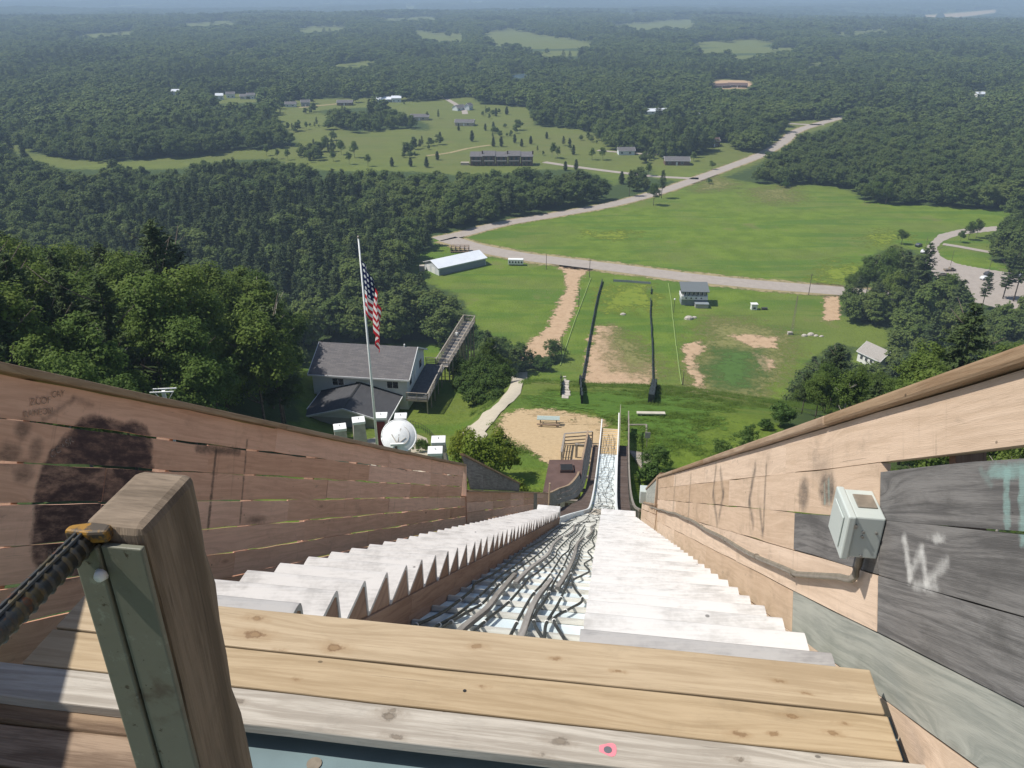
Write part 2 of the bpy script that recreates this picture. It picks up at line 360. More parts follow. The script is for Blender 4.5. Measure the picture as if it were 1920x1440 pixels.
# ---------------------------------------------------------------- ski jump: upper wooden slope
def mid(u, v): return Jw(u, v, NL(u))
def vary(seed, amp=.003):
    ph = [random.uniform(0, 6.3) for _ in range(6)]
    return lambda l, k: amp*(sin(l*2.3+ph[k*3])+.7*sin(l*5.1+ph[k*3+1])+.5*sin(l*11.+ph[k*3+2]))
def lin(a, b, n): return [a+(b-a)*i/n for i in range(n+1)]

# right hand wall
rw = empty('side_wall', W(4, -.3, 1.0), 'sunlit pink board wall with grey replacement planks along the right of the jump', 'wall')
cuts_r = {0: [-1.9, .5, 4.35, 8.1, 11.8, 15.15], 1: [-1.9, .5, 2.763, 4.11, 6.4, 9.9, 13.4, 15.15], 2: [-1.9, .5, 2.763, 4.09, 7.6, 11.2, 15.15], 3: [-1.9, .5, 2.763, 5.9, 9.4, 13, 15.15, 18.0],
          4: [-1.9, .5, 4.08, 7.7, 11.3, 14.9, 18.0], 5: [-1.9, .5, 4.9, 8.4, 12.1, 15.15, 18.0], 6: [-1.9, .5, 4.0, 8.0, 12.0, 16, 18.0]}
rows_r = [(.715, .902), (.507, .700), (.309, .502), (.105, .304), (-.108, .100), (-.31, -.113), (-.50, -.315)]
for r, (n0, n1) in enumerate(rows_r):
    for i in range(len(cuts_r[r])-1):
        a, b = cuts_r[r][i]+.002, cuts_r[r][i+1]-.002
        gray = (r in (1, 2, 3) and .4 < a and b < 2.8) or (r == 2 and 2.7 < a < 2.8)
        m = M['gray_dark'] if gray else M['gray_light'] if (r == 4 and i == 1) else M['pink_right']
        top = n1 if not (r == 1 and i < 2) else n1-.018
        if r == 1 and i > 1: top = .712
        j = vary(r*7+i, .0022 if r else .0012); mb = MB()
        dv = random.uniform(-.003, .003)
        mb.strip(lambda s, n, t: W(s, n, t), lin(a, b, max(2, int((b-a)/.35))), (n0, top), (1.0+dv, 1.038+dv), jb=j)
        mb.build('plank', m, rw)
for i, (a, b) in enumerate([(-1.9, .497), (.5, 3.46), (3.463, 8.0), (8.003, 11.9), (11.903, 15.2)]):
    mb = MB(); mb.strip(lambda s, n, t: W(s, n, t), lin(a, b, 8), (.908, .956), (.972, 1.095)); mb.build('cap_rail', M['cap'], rw, bevel=.012)
for k in range(14):
    s = .9+k*1.32; mb = MB(); mb.hexa(lambda n, s_, t: W(s_, n, t), (-.55, .90 if s < 15 else .3), (s, s+.045), (1.042, 1.13)); mb.build('stud', M['tooth'], rw)
mb = MB(); mb.hexa(lambda n, s_, t: W(s_+(.9-n)*.62, n, t), (.28, .95), (15.19, 15.26), (.965, 1.10)); mb.build('end_trim', M['pink_right'], rw, bevel=.006)
# left hand wall
lw = empty('side_wall', W(4, -.3, -2.75), 'shaded brown board wall with dark paint blotch along the left of the jump', 'wall')
rows_l = [(.6625, .860), (.4665, .6535), (.2705, .4575), (.0755, .2615), (-.1145, .0665), (-.2995, -.1235), (-.49, -.3075), (-.68, -.494)]
cuts_l = [[-.8, 1.6, 6.12, 9.7, 13.2, 15.2], [-.8, 1.6, 5.0, 8.9, 12.3, 15.2], [-.8, 1.6, 3.86, 7.5, 11.0, 15.2], [-.8, 1.6, 3.86, 6.55, 9.9, 13.4, 15.2, 18.5], [-.8, 1.6, 4.4, 7.0, 10.4, 14.2, 18.5], [-.8, 1.6, 5.6, 9.1, 12.8, 16, 18.5], [-.8, 1.6, 6, 10, 14, 18.5], [-.8, 1.6, 5, 9, 13, 18.5]]
for r, (n0, n1) in enumerate(rows_l):
    for i in range(len(cuts_l[r])-1):
        a, b = cuts_l[r][i]+.003, cuts_l[r][i+1]-.003
        mb = MB(); dv = random.uniform(-.003, .003); g = random.uniform(-.001, .002)
        mb.strip(lambda s, n, t: W(s, n, t), lin(a, b, max(3, int((b-a)/.13))), (n0+g, n1-g), (-2.773+dv, -2.75+dv), jb=vary(r, .0034))
        mb.build('plank', M['pink_left'], lw)
for a, b in [(-.8, 1.597), (1.6, 6.2), (6.203, 10.6), (10.603, 15.25)]:
    mb = MB(); mb.strip(lambda s, n, t: W(s, n, t), lin(a, b, 8), (.864, .905), (-2.86, -2.70)); mb.build('cap_rail', M['cap'], lw, bevel=.008)
for k in range(13):
    s = 1.9+k*1.32; mb = MB(); mb.hexa(lambda n, s_, t: W(s_, n, t), (-.72, .86 if s < 15 else .25), (s, s+.045), (-2.88, -2.792)); mb.build('stud', M['tooth'], lw)
mb = MB(); mb.hexa(lambda n, s_, t: W(s_+(.9-n)*.62, n, t), (.28, .90), (15.22, 15.30), (-2.85, -2.715)); mb.build('end_trim', M['pink_left'], lw, bevel=.006)
# writing scratched into the boards
def writing(txt, s, n, size, v, mat, parent, rot=0.0, sx=1.0):
    cu = bpy.data.curves.new('t', 'FONT'); cu.body = txt; cu.size = size; cu.space_character = 1.1
    ob = bpy.data.objects.new('t', cu); col.objects.link(ob)
    dg = bpy.context.evaluated_depsgraph_get(); me = bpy.data.meshes.new_from_object(ob.evaluated_get(dg))
    bpy.data.objects.remove(ob); bpy.data.curves.remove(cu)
    off = world_loc(parent); sg = 1
    for vt in me.vertices:
        x, y = vt.co.x*sx, vt.co.y
        x, y = x*cos(rot)-y*sin(rot), x*sin(rot)+y*cos(rot)
        vt.co = W(s+x, n+y, v)-off
    me.materials.clear(); me.materials.append(mat); me.name = 'scratched_writing'
    o = bpy.data.objects.new('scratched_writing', me); col.objects.link(o); o.parent = parent
    return o
for a in [('CC+SK', 3.39, .49, .055, .55, M['scratch']), ('BFA', 3.47, .0, .055, .15, M['scratch']), ('RAMEON', 3.16, .675, .045, .2, M['scratch_dark']), ('CAY', 3.33, .79, .045, .2, M['scratch_dark']), ('ZCOF', 3.19, .735, .05, .2, M['scratch_dark'])]:
    writing(a[0], a[1], a[2], a[3], -2.7435, a[5], lw, a[4])

# right hand stairs, left hand stairs
RUN, RISE = .373, .2475
def tread_mesh(v0, v1):
    mb = MB(); n = 10
    fr = lambda du, v, dz: (du*ST+v*CT, du*CT-v*ST, dz)
    prof = [(-RUN-.02, -.022), (-RUN-.02, 0), (-.05, 0), (-.022, -.004), (-.006, -.016), (0, -.04), (0, -RISE-.01), (-.02, -RISE-.01), (-.02, -.045), (-.045, -.022)]
    vs = [v0+(v1-v0)*k/n for k in range(n+1)]
    for k in range(n):
        for i in range(len(prof)):
            a, b = prof[i], prof[(i+1) % len(prof)]
            mb.quad([fr(a[0], vs[k], a[1]), fr(a[0], vs[k+1], a[1]), fr(b[0], vs[k+1], b[1]), fr(b[0], vs[k], b[1])])
    for vv in (v0, v1): mb.quad([fr(p[0], vv, p[1]) for p in prof])
    return mb
def stairs(name, label, v0, v1, mat, n, phase=0.0):
    root = empty(name, Jw(2.475, (v0+v1)/2, NL(2.475)), label, 'stairs')
    proto = None; base = world_loc(root)
    for i in range(0, n):
        un = 2.475+i*RUN+phase; jit = random.uniform(-.006, .006)
        p = Jw(un, 0, NL(un)+random.uniform(-.003, .003))-base
        if proto is None:
            proto = tread_mesh(v0, v1).build('tread', mat, None); proto.parent = root; o = proto
            o.material_slots[0].link = 'OBJECT'; o.material_slots[0].material = mat
        else:
            o = proto.copy(); col.objects.link(o)
        o.location = p+Vector((CT, -ST, 0))*jit
        o.material_slots[0].link = 'OBJECT'; o.material_slots[0].material = M['step_gray'] if i <= 0 else mat
    return root
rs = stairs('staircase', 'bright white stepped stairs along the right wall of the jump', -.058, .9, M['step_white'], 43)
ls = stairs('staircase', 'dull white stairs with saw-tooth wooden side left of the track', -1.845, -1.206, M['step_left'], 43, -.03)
# side boards of the stairs
toothp = None; lbase = world_loc(ls)
for i in range(0, 43):
    un = 2.475+i*RUN-.03
    if toothp is None:
        mb = MB(); fr = lambda du, v, dz: (du*ST+v*CT, du*CT-v*ST, dz)
        pr = [(-RUN+.012, -.026), (-.03, -.026), (-.014, -.05), (-.014, -RISE-.02)]
        A = [fr(a, -1.214, b) for a, b in pr]; B = [fr(a, -1.24, b) for a, b in pr]
        mb.quad(A, [(p[1], p[2]) for p in A]); mb.quad(B[::-1], [(p[1], p[2]) for p in B])
        for k in range(4): mb.quad([A[k], B[k], B[(k+1) % 4], A[(k+1) % 4]])
        toothp = mb.build('side_tooth', M['tooth'], None); toothp.parent = ls; o = toothp
    else: o = toothp.copy(); col.objects.link(o)
    o.location = Jw(un, random.uniform(-.004, .004), NL(un))-lbase
for a, b in ((3.0, 4.9), (4.903, 8.5), (8.503, 12.1), (12.103, 15.7), (15.703, 19.3), (19.303, 22.6)):
    mb = MB(); mb.strip(lambda s, n, t: W(s, n, t), lin(a, b, 4), (-.345, -.215), (-1.245, -1.196)); mb.build('base_beam', M['tooth'], ls, bevel=.005)
    mb = MB(); mb.strip(lambda s, n, t: W(s, n, t), lin(a, b, 4), (-.50, -.347), (-1.245, -1.207)); mb.build('lower_board', M['tooth'], ls)
    mb = MB(); mb.strip(lambda s, n, t: W(s, n, t), lin(a, b, 4), (-.50, -.235), (-.062, -.026)); mb.build('lower_board', M['batten'], rs)
mb = MB(); mb.hexa(lambda v, u, z: Jw(u, v, NL(18.7)+z), (-1.85, -1.20), (18.55, 18.85), (-.35, .03)); mb.build('end_block', M['step_white'], ls, bevel=.02)
mb = MB(); mb.hexa(lambda v, u, z: Jw(u, v, NL(18.7)+z), (-.06, .9), (18.62, 18.9), (-.35, .03)); mb.build('end_block', M['step_white'], rs, bevel=.02)
mb = MB(); mb.tube([Jw(18.9, -1.55, NL(19)-.2), Jw(18.95, -1.53, NL(19)+.9)], .025, 6); tag(mb.build('marker_stake', M['tan']), 'pale wooden stake standing at lower end of the left stairs', 'stake')

# the track between the stairs and on down to the take-off
OFF = .507
def vL(u): return float(np.interp(u, [0, 18.7, 23, 34, 64], [-1.218, -1.218, -1.12, -.66, -.56]))
def vR(u): return float(np.interp(u, [0, 18.7, 20, 30, 64], [-.058, -.058, .35, .60, .87]))
tr = empty('inrun_track', Jw(20, -.6, NL(20)-.9), 'white ski jump track with cross battens running down to the take-off', 'ski track')
def sheet(fn, us, mat, name, parent, th=.05):
    mb = MB()
    for i in range(len(us)-1):
        a, b = us[i], us[i+1]
        mb.quad([fn(a, 0, 0), fn(a, 1, 0), fn(b, 1, 0), fn(b, 0, 0)], [(a, 0), (a, 1.2), (b, 1.2), (b, 0)])
        mb.quad([fn(a, 0, -th), fn(b, 0, -th), fn(b, 1, -th), fn(a, 1, -th)], [(a, 0), (b, 0), (b, 1.2), (a, 1.2)])
        for w in (0, 1): mb.quad([fn(a, w, 0), fn(b, w, 0), fn(b, w, -th), fn(a, w, -th)], [(a, 0), (b, 0), (b, .1), (a, .1)])
    return mb.build(name, mat, parent)
ftr = lambda u, w, z: Jw(u, vL(u)+(vR(u)-vL(u))*w, NL(u)-OFF+z)
sheet(ftr, lin(2.35, 29.5, 24), M['track'], 'deck_sheet', tr)
sheet(ftr, lin(29.55, 36, 6), M['ply'], 'plywood_sheet', tr)
sheet(ftr, lin(36.05, 57, 18), M['track'], 'deck_sheet', tr)
sheet(ftr, lin(57.05, 64, 8), M['ply'], 'plywood_sheet', tr)
for k in range(126):
    u = 4.507-.53*2+k*.507-.01
    if u > 63.8: break
    a = atan((NL(u)-NL(u+.1))/.1); j = random.uniform(-.015, .015)
    mb = MB(); mb.hexa(lambda w, du, z: Jw(u+j+du*cos(a)+z*sin(a), w, NL(u)-OFF-du*sin(a)+z*cos(a)), (vL(u)+.015, vR(u)-.015), (-.027, .027), (.002, .04))
    mb.build('batten', M['batten'], tr)
# wooden bars laid along the track
def path(pts, h, nsub=6):
    P = [Vector((a, b, 0)) for a, b in pts]; out = []
    for i in range(len(P)-1):
        p0, p1, p2, p3 = P[max(i-1, 0)], P[i], P[i+1], P[min(i+2, len(P)-1)]
        for k in range(nsub):
            t = k/nsub
            q = .5*((2*p1)+(p2-p0)*t+(2*p0-5*p1+4*p2-p3)*t*t+(3*p1-p0-3*p2+p3)*t**3)
            out.append(q)
    out.append(P[-1])
    return [Jw(q.x, q.y, NL(q.x)-OFF+h) for q in out], out
def bar(pts):
    _, out = path(pts, 0, 5); mb = MB(); us = [q.x for q in out]
    vv = lambda u: float(np.interp(u, us, [q.y for q in out]))
    mb.strip(lambda u, b, c: Jw(u, vv(u)+c, NL(u)-OFF+b), us, (.043, .085), (-.022, .022))
    return mb.build('lath', M['bar'], tr, bevel=.004)
bars = [[(3.2, -.80), (3.75, -.82), (4.48, -.80), (5.24, -.83), (6.59, -.87)], [(5.93, -.78), (7.19, -.78), (9.0, -.73), (11, -.80), (13, -.78)], [(13.2, -.72), (15.5, -.66), (17.6, -.74), (19.4, -.66)],
        [(3.2, -.43), (3.76, -.45), (4.38, -.48), (5.18, -.50), (6.42, -.48)], [(5.87, -.38), (7.07, -.36), (9.2, -.37), (11.5, -.42), (13.2, -.36)], [(13.4, -.30), (15.6, -.24), (17.8, -.30), (19.8, -.2)]]
for b in bars: bar(b)
hoses = [
 ([(3.3, -1.13), (3.75, -1.12), (4.28, -1.07), (5.3, -1.08), (5.75, -1.13), (6.39, -1.09), (7.55, -1.09), (9.5, -1.12), (12, -1.06), (15, -1.10), (18.5, -1.05), (22, -.95)], 'black hose nearest the saw-tooth stairs on the track'),
 ([(3.3, -1.02), (3.75, -1.0), (4.31, -.96), (5.37, -.97), (6.45, -1.0), (7.54, -.98), (10, -.99), (13, -.95), (16, -1.0), (20, -.9)], 'second black hose from the saw-tooth stairs'),
 ([(3.3, -.97), (3.78, -.95), (4.29, -.92), (4.78, -.88), (5.54, -.91), (6.67, -.92), (9, -.87), (12, -.88), (15, -.82), (19, -.80)], 'black hose hugging the left lath on the track'),
 ([(3.3, -.77), (3.78, -.75), (4.32, -.73), (4.92, -.70), (5.85, -.70), (6.48, -.71), (7.1, -.67), (9, -.62), (10, -.66), (12.5, -.64), (15, -.58), (18, -.62), (22, -.5)], 'black hose just right of the left lath'),
 ([(3.3, -.51), (3.76, -.52), (4.35, -.54), (5.36, -.56), (6.17, -.54), (7.4, -.53), (9, -.54), (10.2, -.50), (12, -.55), (15, -.50), (19, -.5)], 'black hose just left of the middle lath'),
 ([(3.6, -.30), (3.76, -.33), (4.36, -.44), (5.33, -.43), (6.23, -.44), (8, -.44), (10, -.46), (13, -.42), (17, -.42)], 'black hose under the middle lath with a kink at its near end'),
 ([(3.6, -.30), (3.85, -.32), (4.25, -.34), (4.92, -.32), (5.86, -.31), (7.11, -.31), (9, -.30), (11, -.32), (14, -.2), (18, -.22)], 'nearly straight black hose right of the middle lath'),
 ([(3.55, -.16), (3.77, -.19), (4.27, -.29), (4.52, -.29), (4.89, -.21), (5.36, -.13), (5.98, -.22), (6.57, -.27), (7.12, -.18), (7.6, -.12), (8.3, -.2), (9.2, -.12), (10.2, -.2), (11.4, -.12), (13, -.18), (15, -.12), (17, -.16)], 'black hose snaking in bends beside the right stairs')]
rngl = random.Random(3)
for k in range(7):
    p = []; u = 19.5+k*.4; base = .12+.76*k/6
    while u < 63:
        w = min(.95, max(.05, base+rngl.uniform(-.13, .13)*(1.6 if 30 < u < 50 else .8))); p.append((u, vL(u)+(vR(u)-vL(u))*w)); u += rngl.uniform(1.0, 2.2)
    hoses.append((p, ['thin black line winding down the far track by its left edge', 'second thin black line on the far track', 'third thin black line on the far track', 'thin black line down the middle of the far track', 'thin black line right of the far track middle', 'second thin black line from the far track right edge', 'thin black line by the far track right edge'][k]))
for k in range(9):
    u = 34+k*3.1+rngl.uniform(-.6, .6); p = [(u+.9*cos(t)*rngl.uniform(.5, .9), (vL(u)+vR(u))/2+.5*sin(t)) for t in lin(-2.6, 2.6, 7)]
    hoses.append((p, ['loose black loop of line lying across the far track', 0][0]))
for i, (p, lab) in enumerate(hoses):
    r = .0115 if i < 8 else .010
    pts, _ = path(p, .040+r+.001, 6); mb = MB(); mb.tube(pts, r, 7)
    o = mb.build('hose' if i < 8 else 'cable', M['hose'], None, smooth=True); tag(o, lab, 'hose' if i < 8 else 'cable', 'hoses on the jump track' if i < 8 else 'thin lines on the far track')
    if i < 8:
        root = o
        for q in range(2 if i in (0, 1, 3) else 3):
            j = 6+q*9+i
            if j+1 < len(pts):
                cl = MB(); d = (pts[j+1]-pts[j]).normalized(); cl.tube([pts[j]-d*.004, pts[j]+d*.004], .0165, 8); cl.build('clip', M['clip'], root, smooth=True)
# rails and walkways along the lower track
for side, f, lab in ((0, lambda u: vL(u)-.07, 0), (1, lambda u: vR(u)+.05, 0)):
    us = lin(19.2 if side == 0 else 27.5, 66 if side == 0 else 68, 30)
    mb = MB(); mb.strip(lambda u, b, c: Jw(u, f(u)+c, NL(u)-OFF+b), us, (-.05, .22 if side == 0 else .30), (-.05, .05)); mb.build('side_rail', M['white'], tr, bevel=.02)
mb = MB(); us = lin(57, 69, 6); mb.strip(lambda u, b, c: Jw(u, vR(u)+.16+c, NL(u)-OFF+b), us, (0, .85), (-.02, .02)); mb.build('side_board', M['fence_gray'], tr)
for side in (0, 1):
    wk = empty('walkway', Jw(40, -1.2 if side == 0 else 1.1, NL(40)-.9), 'dark slatted step walkway left of the far track' if side == 0 else 'narrow dark step walkway right of the far track', 'walkway')
    fo = (lambda u: float(np.interp(u, [19, 36, 40, 46, 60], [-2.55, -2.2, -1.62, -1.26, -1.20]))) if side == 0 else (lambda u: vR(u)+.85)
    fi = (lambda u: vL(u)-.16) if side == 0 else (lambda u: vR(u)+.14)
    u = 20.0 if side == 0 else 28.0; k = 0
    while u < (59 if side == 0 else 60):
        mb = MB(); mb.hexa(lambda w, du, z: Jw(u+du, w, NL(u)-OFF-.1+z), (min(fo(u), fi(u)), max(fo(u), fi(u))), (-.13, .13), (-.03, .02))
        mb.build('step', M['walk'], wk); u += .36; k += 1
    us = lin(19 if side == 0 else 28, 60, 30)
    for f2 in (fo, fi):
        mb = MB(); mb.strip(lambda u, b, c: Jw(u, f2(u)+c, NL(u)-OFF+b), us, (-.40, -.16), (-.03, .03)); mb.build('stringer', M['tooth'], wk)
    if side == 1:
        mb = MB(); mb.strip(lambda u, b, c: Jw(u, fo(u)+.06+c, NL(u)-OFF+b), lin(27, 68, 28), (.45, .56), (-.03, .07)); mb.build('hand_rail', M['fence_gray'], wk)
        for q in range(18):
            uu = 27.5+q*2.35; mb = MB(); mb.hexa(lambda z, a, b: Jw(uu+a, fo(uu)+.06+b, NL(uu)-OFF+z), (-.5, .46), (0, .09), (-.03, .03)); mb.build('post', M['fence_gray'], wk)
# low left wall and the fence that follows it down
lf = empty('low_fence', Jw(30, -2.7, NL(30)-1), 'low brown and grey board fence curving down left of the track', 'fence')
fv = lambda u: float(np.interp(u, [13, 36, 38.5, 41, 46, 58, 62], [-2.75, -2.72, -2.6, -2.15, -1.84, -1.74, -1.72]))
lean = lambda u: float(np.interp(u, [34, 42], [0, .5]))
edges = [13.2, 16.4, 19.6, 22.8, 26.0, 27.4, 30.6, 33.8, 35.2, 37.0, 38.6, 40.2, 42, 44, 46.5, 49, 51.5, 54, 57, 60]
for i in range(len(edges)-1):
    a, b = edges[i]+.01, edges[i+1]-.01
    g = i in (4,) or i >= 7
    rows = [(.20, .44), (-.05, .185), (-.30, -.065), (-.55, -.315)] if not g else [(-.4, .44)]
    if i >= 9: rows = [(.16, .44), (-.14, .12), (-.45, -.18)]
    for (b0, b1) in rows:
        mb = MB(); mb.strip(lambda u, q, c: Jw(u, fv(u)+c+lean(u)*(.44-q), NL(u)+q), lin(a, b, 6), (b0, b1), (-.02, .02), jb=vary(i, .006)); mb.build('plank', M['fence_gray'] if g else M['pink_left'], lf)
    mb = MB(); mb.hexa(lambda z, u, c: Jw(u, fv(a)-.06+c, NL(a)+z), (-1.2, .40), (a, a+.09), (-.045, .03)); mb.build('post', M['fence_gray'] if g else M['tooth'], lf)
mb = MB(); mb.strip(lambda u, q, c: Jw(u, fv(u)+c, NL(u)+q), lin(13.2, 60.5, 60), (.442, .485), (-.07, .07)); mb.build('cap_rail', M['cap'], lf)
rf = empty('low_fence', Jw(20, 1.05, NL(20)-1), 'low pink board fence below the right wall by the track', 'fence')
fr_ = lambda u: float(np.interp(u, [12.7, 18, 24, 30], [1.0, 1.03, 1.35, 1.75]))
for i, (a, b) in enumerate([(12.75, 15.3), (15.32, 18.2), (18.25, 21.5), (21.55, 25.2), (25.25, 29)]):
    for (b0, b1) in [(.27, .46), (.03, .25), (-.2, .02), (-.45, -.21)]:
        mb = MB(); mb.strip(lambda u, q, c: Jw(u, fr_(u)+c, NL(u)+q), lin(a, b, 5), (b0, b1), (-.02, .02), jb=vary(i, .004)); mb.build('plank', M['pink_right'], rf)
    mb = MB(); mb.hexa(lambda z, u, c: Jw(u, fr_(a)+.05+c, NL(a)+z), (-1.2, .62), (a, a+.09), (-.02, .07)); mb.build('post', M['fence_gray'], rf)
mb = MB(); mb.strip(lambda u, q, c: Jw(u, fr_(u)+c, NL(u)+q), lin(12.75, 29, 16), (.462, .50), (-.05, .06)); mb.build('cap_rail', M['cap'], rf)
# grey panels standing above the low fences
for side in (0, 1):
    v0 = -2.79 if side == 0 else 1.05; nm = 'dark grey plywood panel standing on the left fence' if side == 0 else 'grey plywood panel standing on the right fence'
    pa = empty('wind_panel', Jw(17, v0, NL(17)), nm, 'panel')
    ua, ub = (13.2, 22.2) if side == 0 else (13.0, 17.2)
    def top(u): return float(np.interp(u, [13.2, 22.2], [1.28, .78])) if side == 0 else float(np.interp(u, [13, 17.2], [1.16, .86]))
    es = lin(ua, ub, 4)
    for i in range(4):
        mb = MB()
        for q0 in (0,):
            a, b = es[i]+.01, es[i+1]-.01; sh = .9 if i == 0 else 0
            P = [(a+sh*.9, .50), (b, .50), (b, top(b)), (a, top(a))]
            A = [Jw(u, v0, NL(u)+h) for u, h in P]; B = [Jw(u, v0-.02, NL(u)+h) for u, h in P]
            mb.quad(A, [(u, h) for u, h in P]); mb.quad(B[::-1], [(u, h) for u, h in P])
            for k in range(4): mb.quad([A[k], B[k], B[(k+1) % 4], A[(k+1) % 4]])
        mb.build('sheet', M['gray_dark'] if side == 0 else M['gray_light'], pa)
    mb = MB(); mb.strip(lambda u, q, c: Jw(u, v0+c, NL(u)+top(u)+q), lin(ua, ub, 6), (0.002, .05), (-.04, .03)); mb.build('top_trim', M['cap'], pa)
bx = MB(); bx.box(Jw(17.2, 1.02, NL(17.2)+.72), (.28, .3, .36), rz=-TH); jb2 = bx.build('junction_box', M['box'], None, bevel=.02); tag(jb2, 'small pale grey box on the right fence beside the grey panel', 'electrical box')

# junction box on the right wall with its conduit
jb = empty('junction_box', W(2.95, .4, 1.0), 'grey metal electrical box with conduit on the pink right wall', 'electrical box')
fb = lambda u, v, z: Jw(u, v, z)
def box_j(u, v, z, name, mat, bev=.004, parent=jb):
    mb = MB(); mb.hexa(lambda a, b, c: Jw(a, b, c), u, v, z); return mb.build(name, mat, parent, bevel=bev)
body = box_j((2.515, 2.70), (.895, .999), (-1.862, -1.684), 'housing', M['box'], .006)
mb = MB(); lid = [(2.505, .897, -1.868), (2.71, .897, -1.868), (2.71, .897, -1.68), (2.505, .897, -1.68)]
lo = [(2.505, .868, -1.868), (2.71, .868, -1.868), (2.71, .868, -1.68), (2.505, .868, -1.68)]
mb.quad([Jw(*p) for p in lid[::-1]]); mb.quad([Jw(*p) for p in lo])
for k in range(4): mb.quad([Jw(*p) for p in (lid[k], lid[(k+1) % 4], lo[(k+1) % 4], lo[k])])
ld = mb.build('lid', M['box'], jb, bevel=.006)
mb = MB(); mb.hexa(lambda a, b, c: Jw(a, b, c), (2.545, 2.67), (.861, .867), (-1.84, -1.71)); mb.build('raised_panel', M['box'], ld, bevel=.005)
for (u, v, z) in ((2.512, .93, -1.745), (2.512, .975, -1.745), (2.512, .93, -1.765), (2.512, .94, -1.85)):
    mb = MB(); mb.tube([Jw(u-.006, v, z), Jw(u+.006, v, z)], .005, 8); mb.build('screw', M['screw'], jb)
box_j((2.505, 2.518), (.890, .905), (-1.73, -1.715), 'latch', M['screw'], .002)
mb = MB(); mb.hexa(lambda a, b, c: Jw(a, b, c), (2.575, 2.66), (.915, .985), (-1.684, -1.678)); mb.build('top_plate', M['conduit'], jb, bevel=.003)
cp = [(2.60, .972, -1.865), (2.60, .972, -1.96), (2.605, .972, -2.01), (2.63, .972, -2.05), (2.68, .972, -2.09), (2.76, .972, -2.145)]
pts = [Jw(*p) for p in cp]
for k in range(1, 42):
    s_ = 3.55+k*.33; pts.append(W(s_, .195+.006*sin(k*.9)+(.14*sstep(3.6, 11, s_)), .972))
mb = MB(); mb.tube(pts, .0145, 10); mb.build('conduit', M['conduit'], jb, smooth=True)
for k, s_ in enumerate((3.95, 4.95, 6.3, 7.9, 9.8)):
    mb = MB(); p = W(s_, .195+(.14*sstep(3.6, 11, s_)), .972); d = (W(s_+.01, .195, .972)-W(s_, .195, .972)).normalized(); mb.tube([p-d*.008, p+d*.008], .019, 10); mb.build('strap', M['conduit'], jb)

# bench of boards across the top of the jump
be = empty('start_bench', Jw(2.0, -.5, -2.4), 'tan and grey board bench spanning the jump in the foreground', 'bench')
def bboard(u0, u1, z1, th, v0, v1, mat, name='seat_board'):
    mb = MB(); mb.strip(lambda v, u, z: Jw(u, v, z), lin(v0, v1, 14), (u0, u1), (z1-th, z1), jb=vary(1, .0012)); return mb.build(name, mat, be, bevel=.005)
bboard(1.998, 2.188, -2.08, .04, -1.955, .935, M['tan']); bboard(1.826, 1.992, -2.083, .04, -1.96, .942, M['tan'])
bg = bboard(1.685, 1.820, -2.083, .042, -2.05, 1.05, M['bench_gray'])
for v in (-1.7, -.4, .8):
    mb = MB(); mb.hexa(lambda z, u, w: Jw(u, w, z), (-2.75, -2.13), (1.86, 2.12), (v, v+.04)); mb.build('support', M['old'], be)
for (u, v, r, mt) in ((1.742, .057, .013, 'screw'), (1.91, -.42, .006, 'black'), (2.06, .55, .006, 'black')):
    mb = MB(); mb.tube([Jw(u, v, -2.083), Jw(u, v, -2.0815)], r, 12); mb.build('screw', M[mt], be)
mb = MB(); P = [(.022*cos(t)*(1+.25*sin(3*t)), .033*sin(t)*(1+.2*cos(2*t))) for t in lin(0, 2*pi, 18)[:-1]]
mb.quad([Jw(1.744+a, .057+b, -2.0822) for a, b in P]); mb.build('paint_spot', M['pink_mark'], be)
# blue sheet floor and rough boards below the bench
fl = empty('upper_floor', Jw(1.4, -.3, -2.5), 'blue grey sheet floor and rough old boards below the bench', 'floor')
mb = MB(); mb.hexa(lambda v, u, z: Jw(u, v, z), (-1.28, 1.0), (-2.2, 2.1), (-2.22, -2.20)); mb.build('floor_sheet', M['bluefloor'], fl)
for (v, u) in ((-.86, 1.66), (-.15, 1.62)):
    mb = MB(); mb.tube([Jw(u, v, -2.2), Jw(u, v, -2.196)], .024, 14); mb.build('screw_washer', M['conduit'], fl)
for i, (a, b, z) in enumerate(((1.63, 1.76, -2.125), (1.48, 1.625, -2.14), (1.32, 1.472, -2.14), (1.16, 1.312, -2.145), (1.0, 1.152, -2.14))):
    mb = MB(); mb.strip(lambda v, u, zz: Jw(u, v, zz), lin(-2.6, -1.30, 8), (a, b), (z-.05, z), jb=vary(i, .004)); mb.build('old_board', M['old'], fl, bevel=.006)
mb = MB(); mb.hexa(lambda s, v, n: W(s, n, v), (3.4, 24), (-2.75, -1.86), (-.75, -.71)); mb.build('gutter_board', M['tooth'], fl)
# handrail post in the left foreground with its ribbed steel rail
hp = empty('handrail_post', Jw(.775, -.6, -2.2), 'dark timber handrail post with green steel plate in the left foreground', 'post')
mb = MB(); mb.strip(lambda z, u, v: Jw(u+.006*sin(z*7), v+.004*sin(z*5+1), z), lin(-2.2, -.582, 26), (.722, .848), (-.628, -.545), jb=lambda l, k: (.005*sin(l*9.1)+.004*sin(l*23+1)+.003*sin(l*47)) if k else 0.0); mb.build('timber', M['post'], hp, bevel=.012)
t = NT('chipped_green_paint'); tc = t.n('TexCoord').outputs['Object']; n1 = t.noise(tc, 9, 6, .65)
c = t.mix(t.mr(n1, .52, .66), (.150, .150, .112), (.10, .082, .06)); c = t.mix(t.mr(t.noise(tc, 26, 6, .75), .58, .70), c, (.20, .215, .165)); c = t.mix(t.mr(t.noise(tc, 60, 5, .7), .62, .70), c, (.06, .045, .03)); t.bump(n1, .3, .004)
M['green_steel'] = t.done(c, .55, .4)
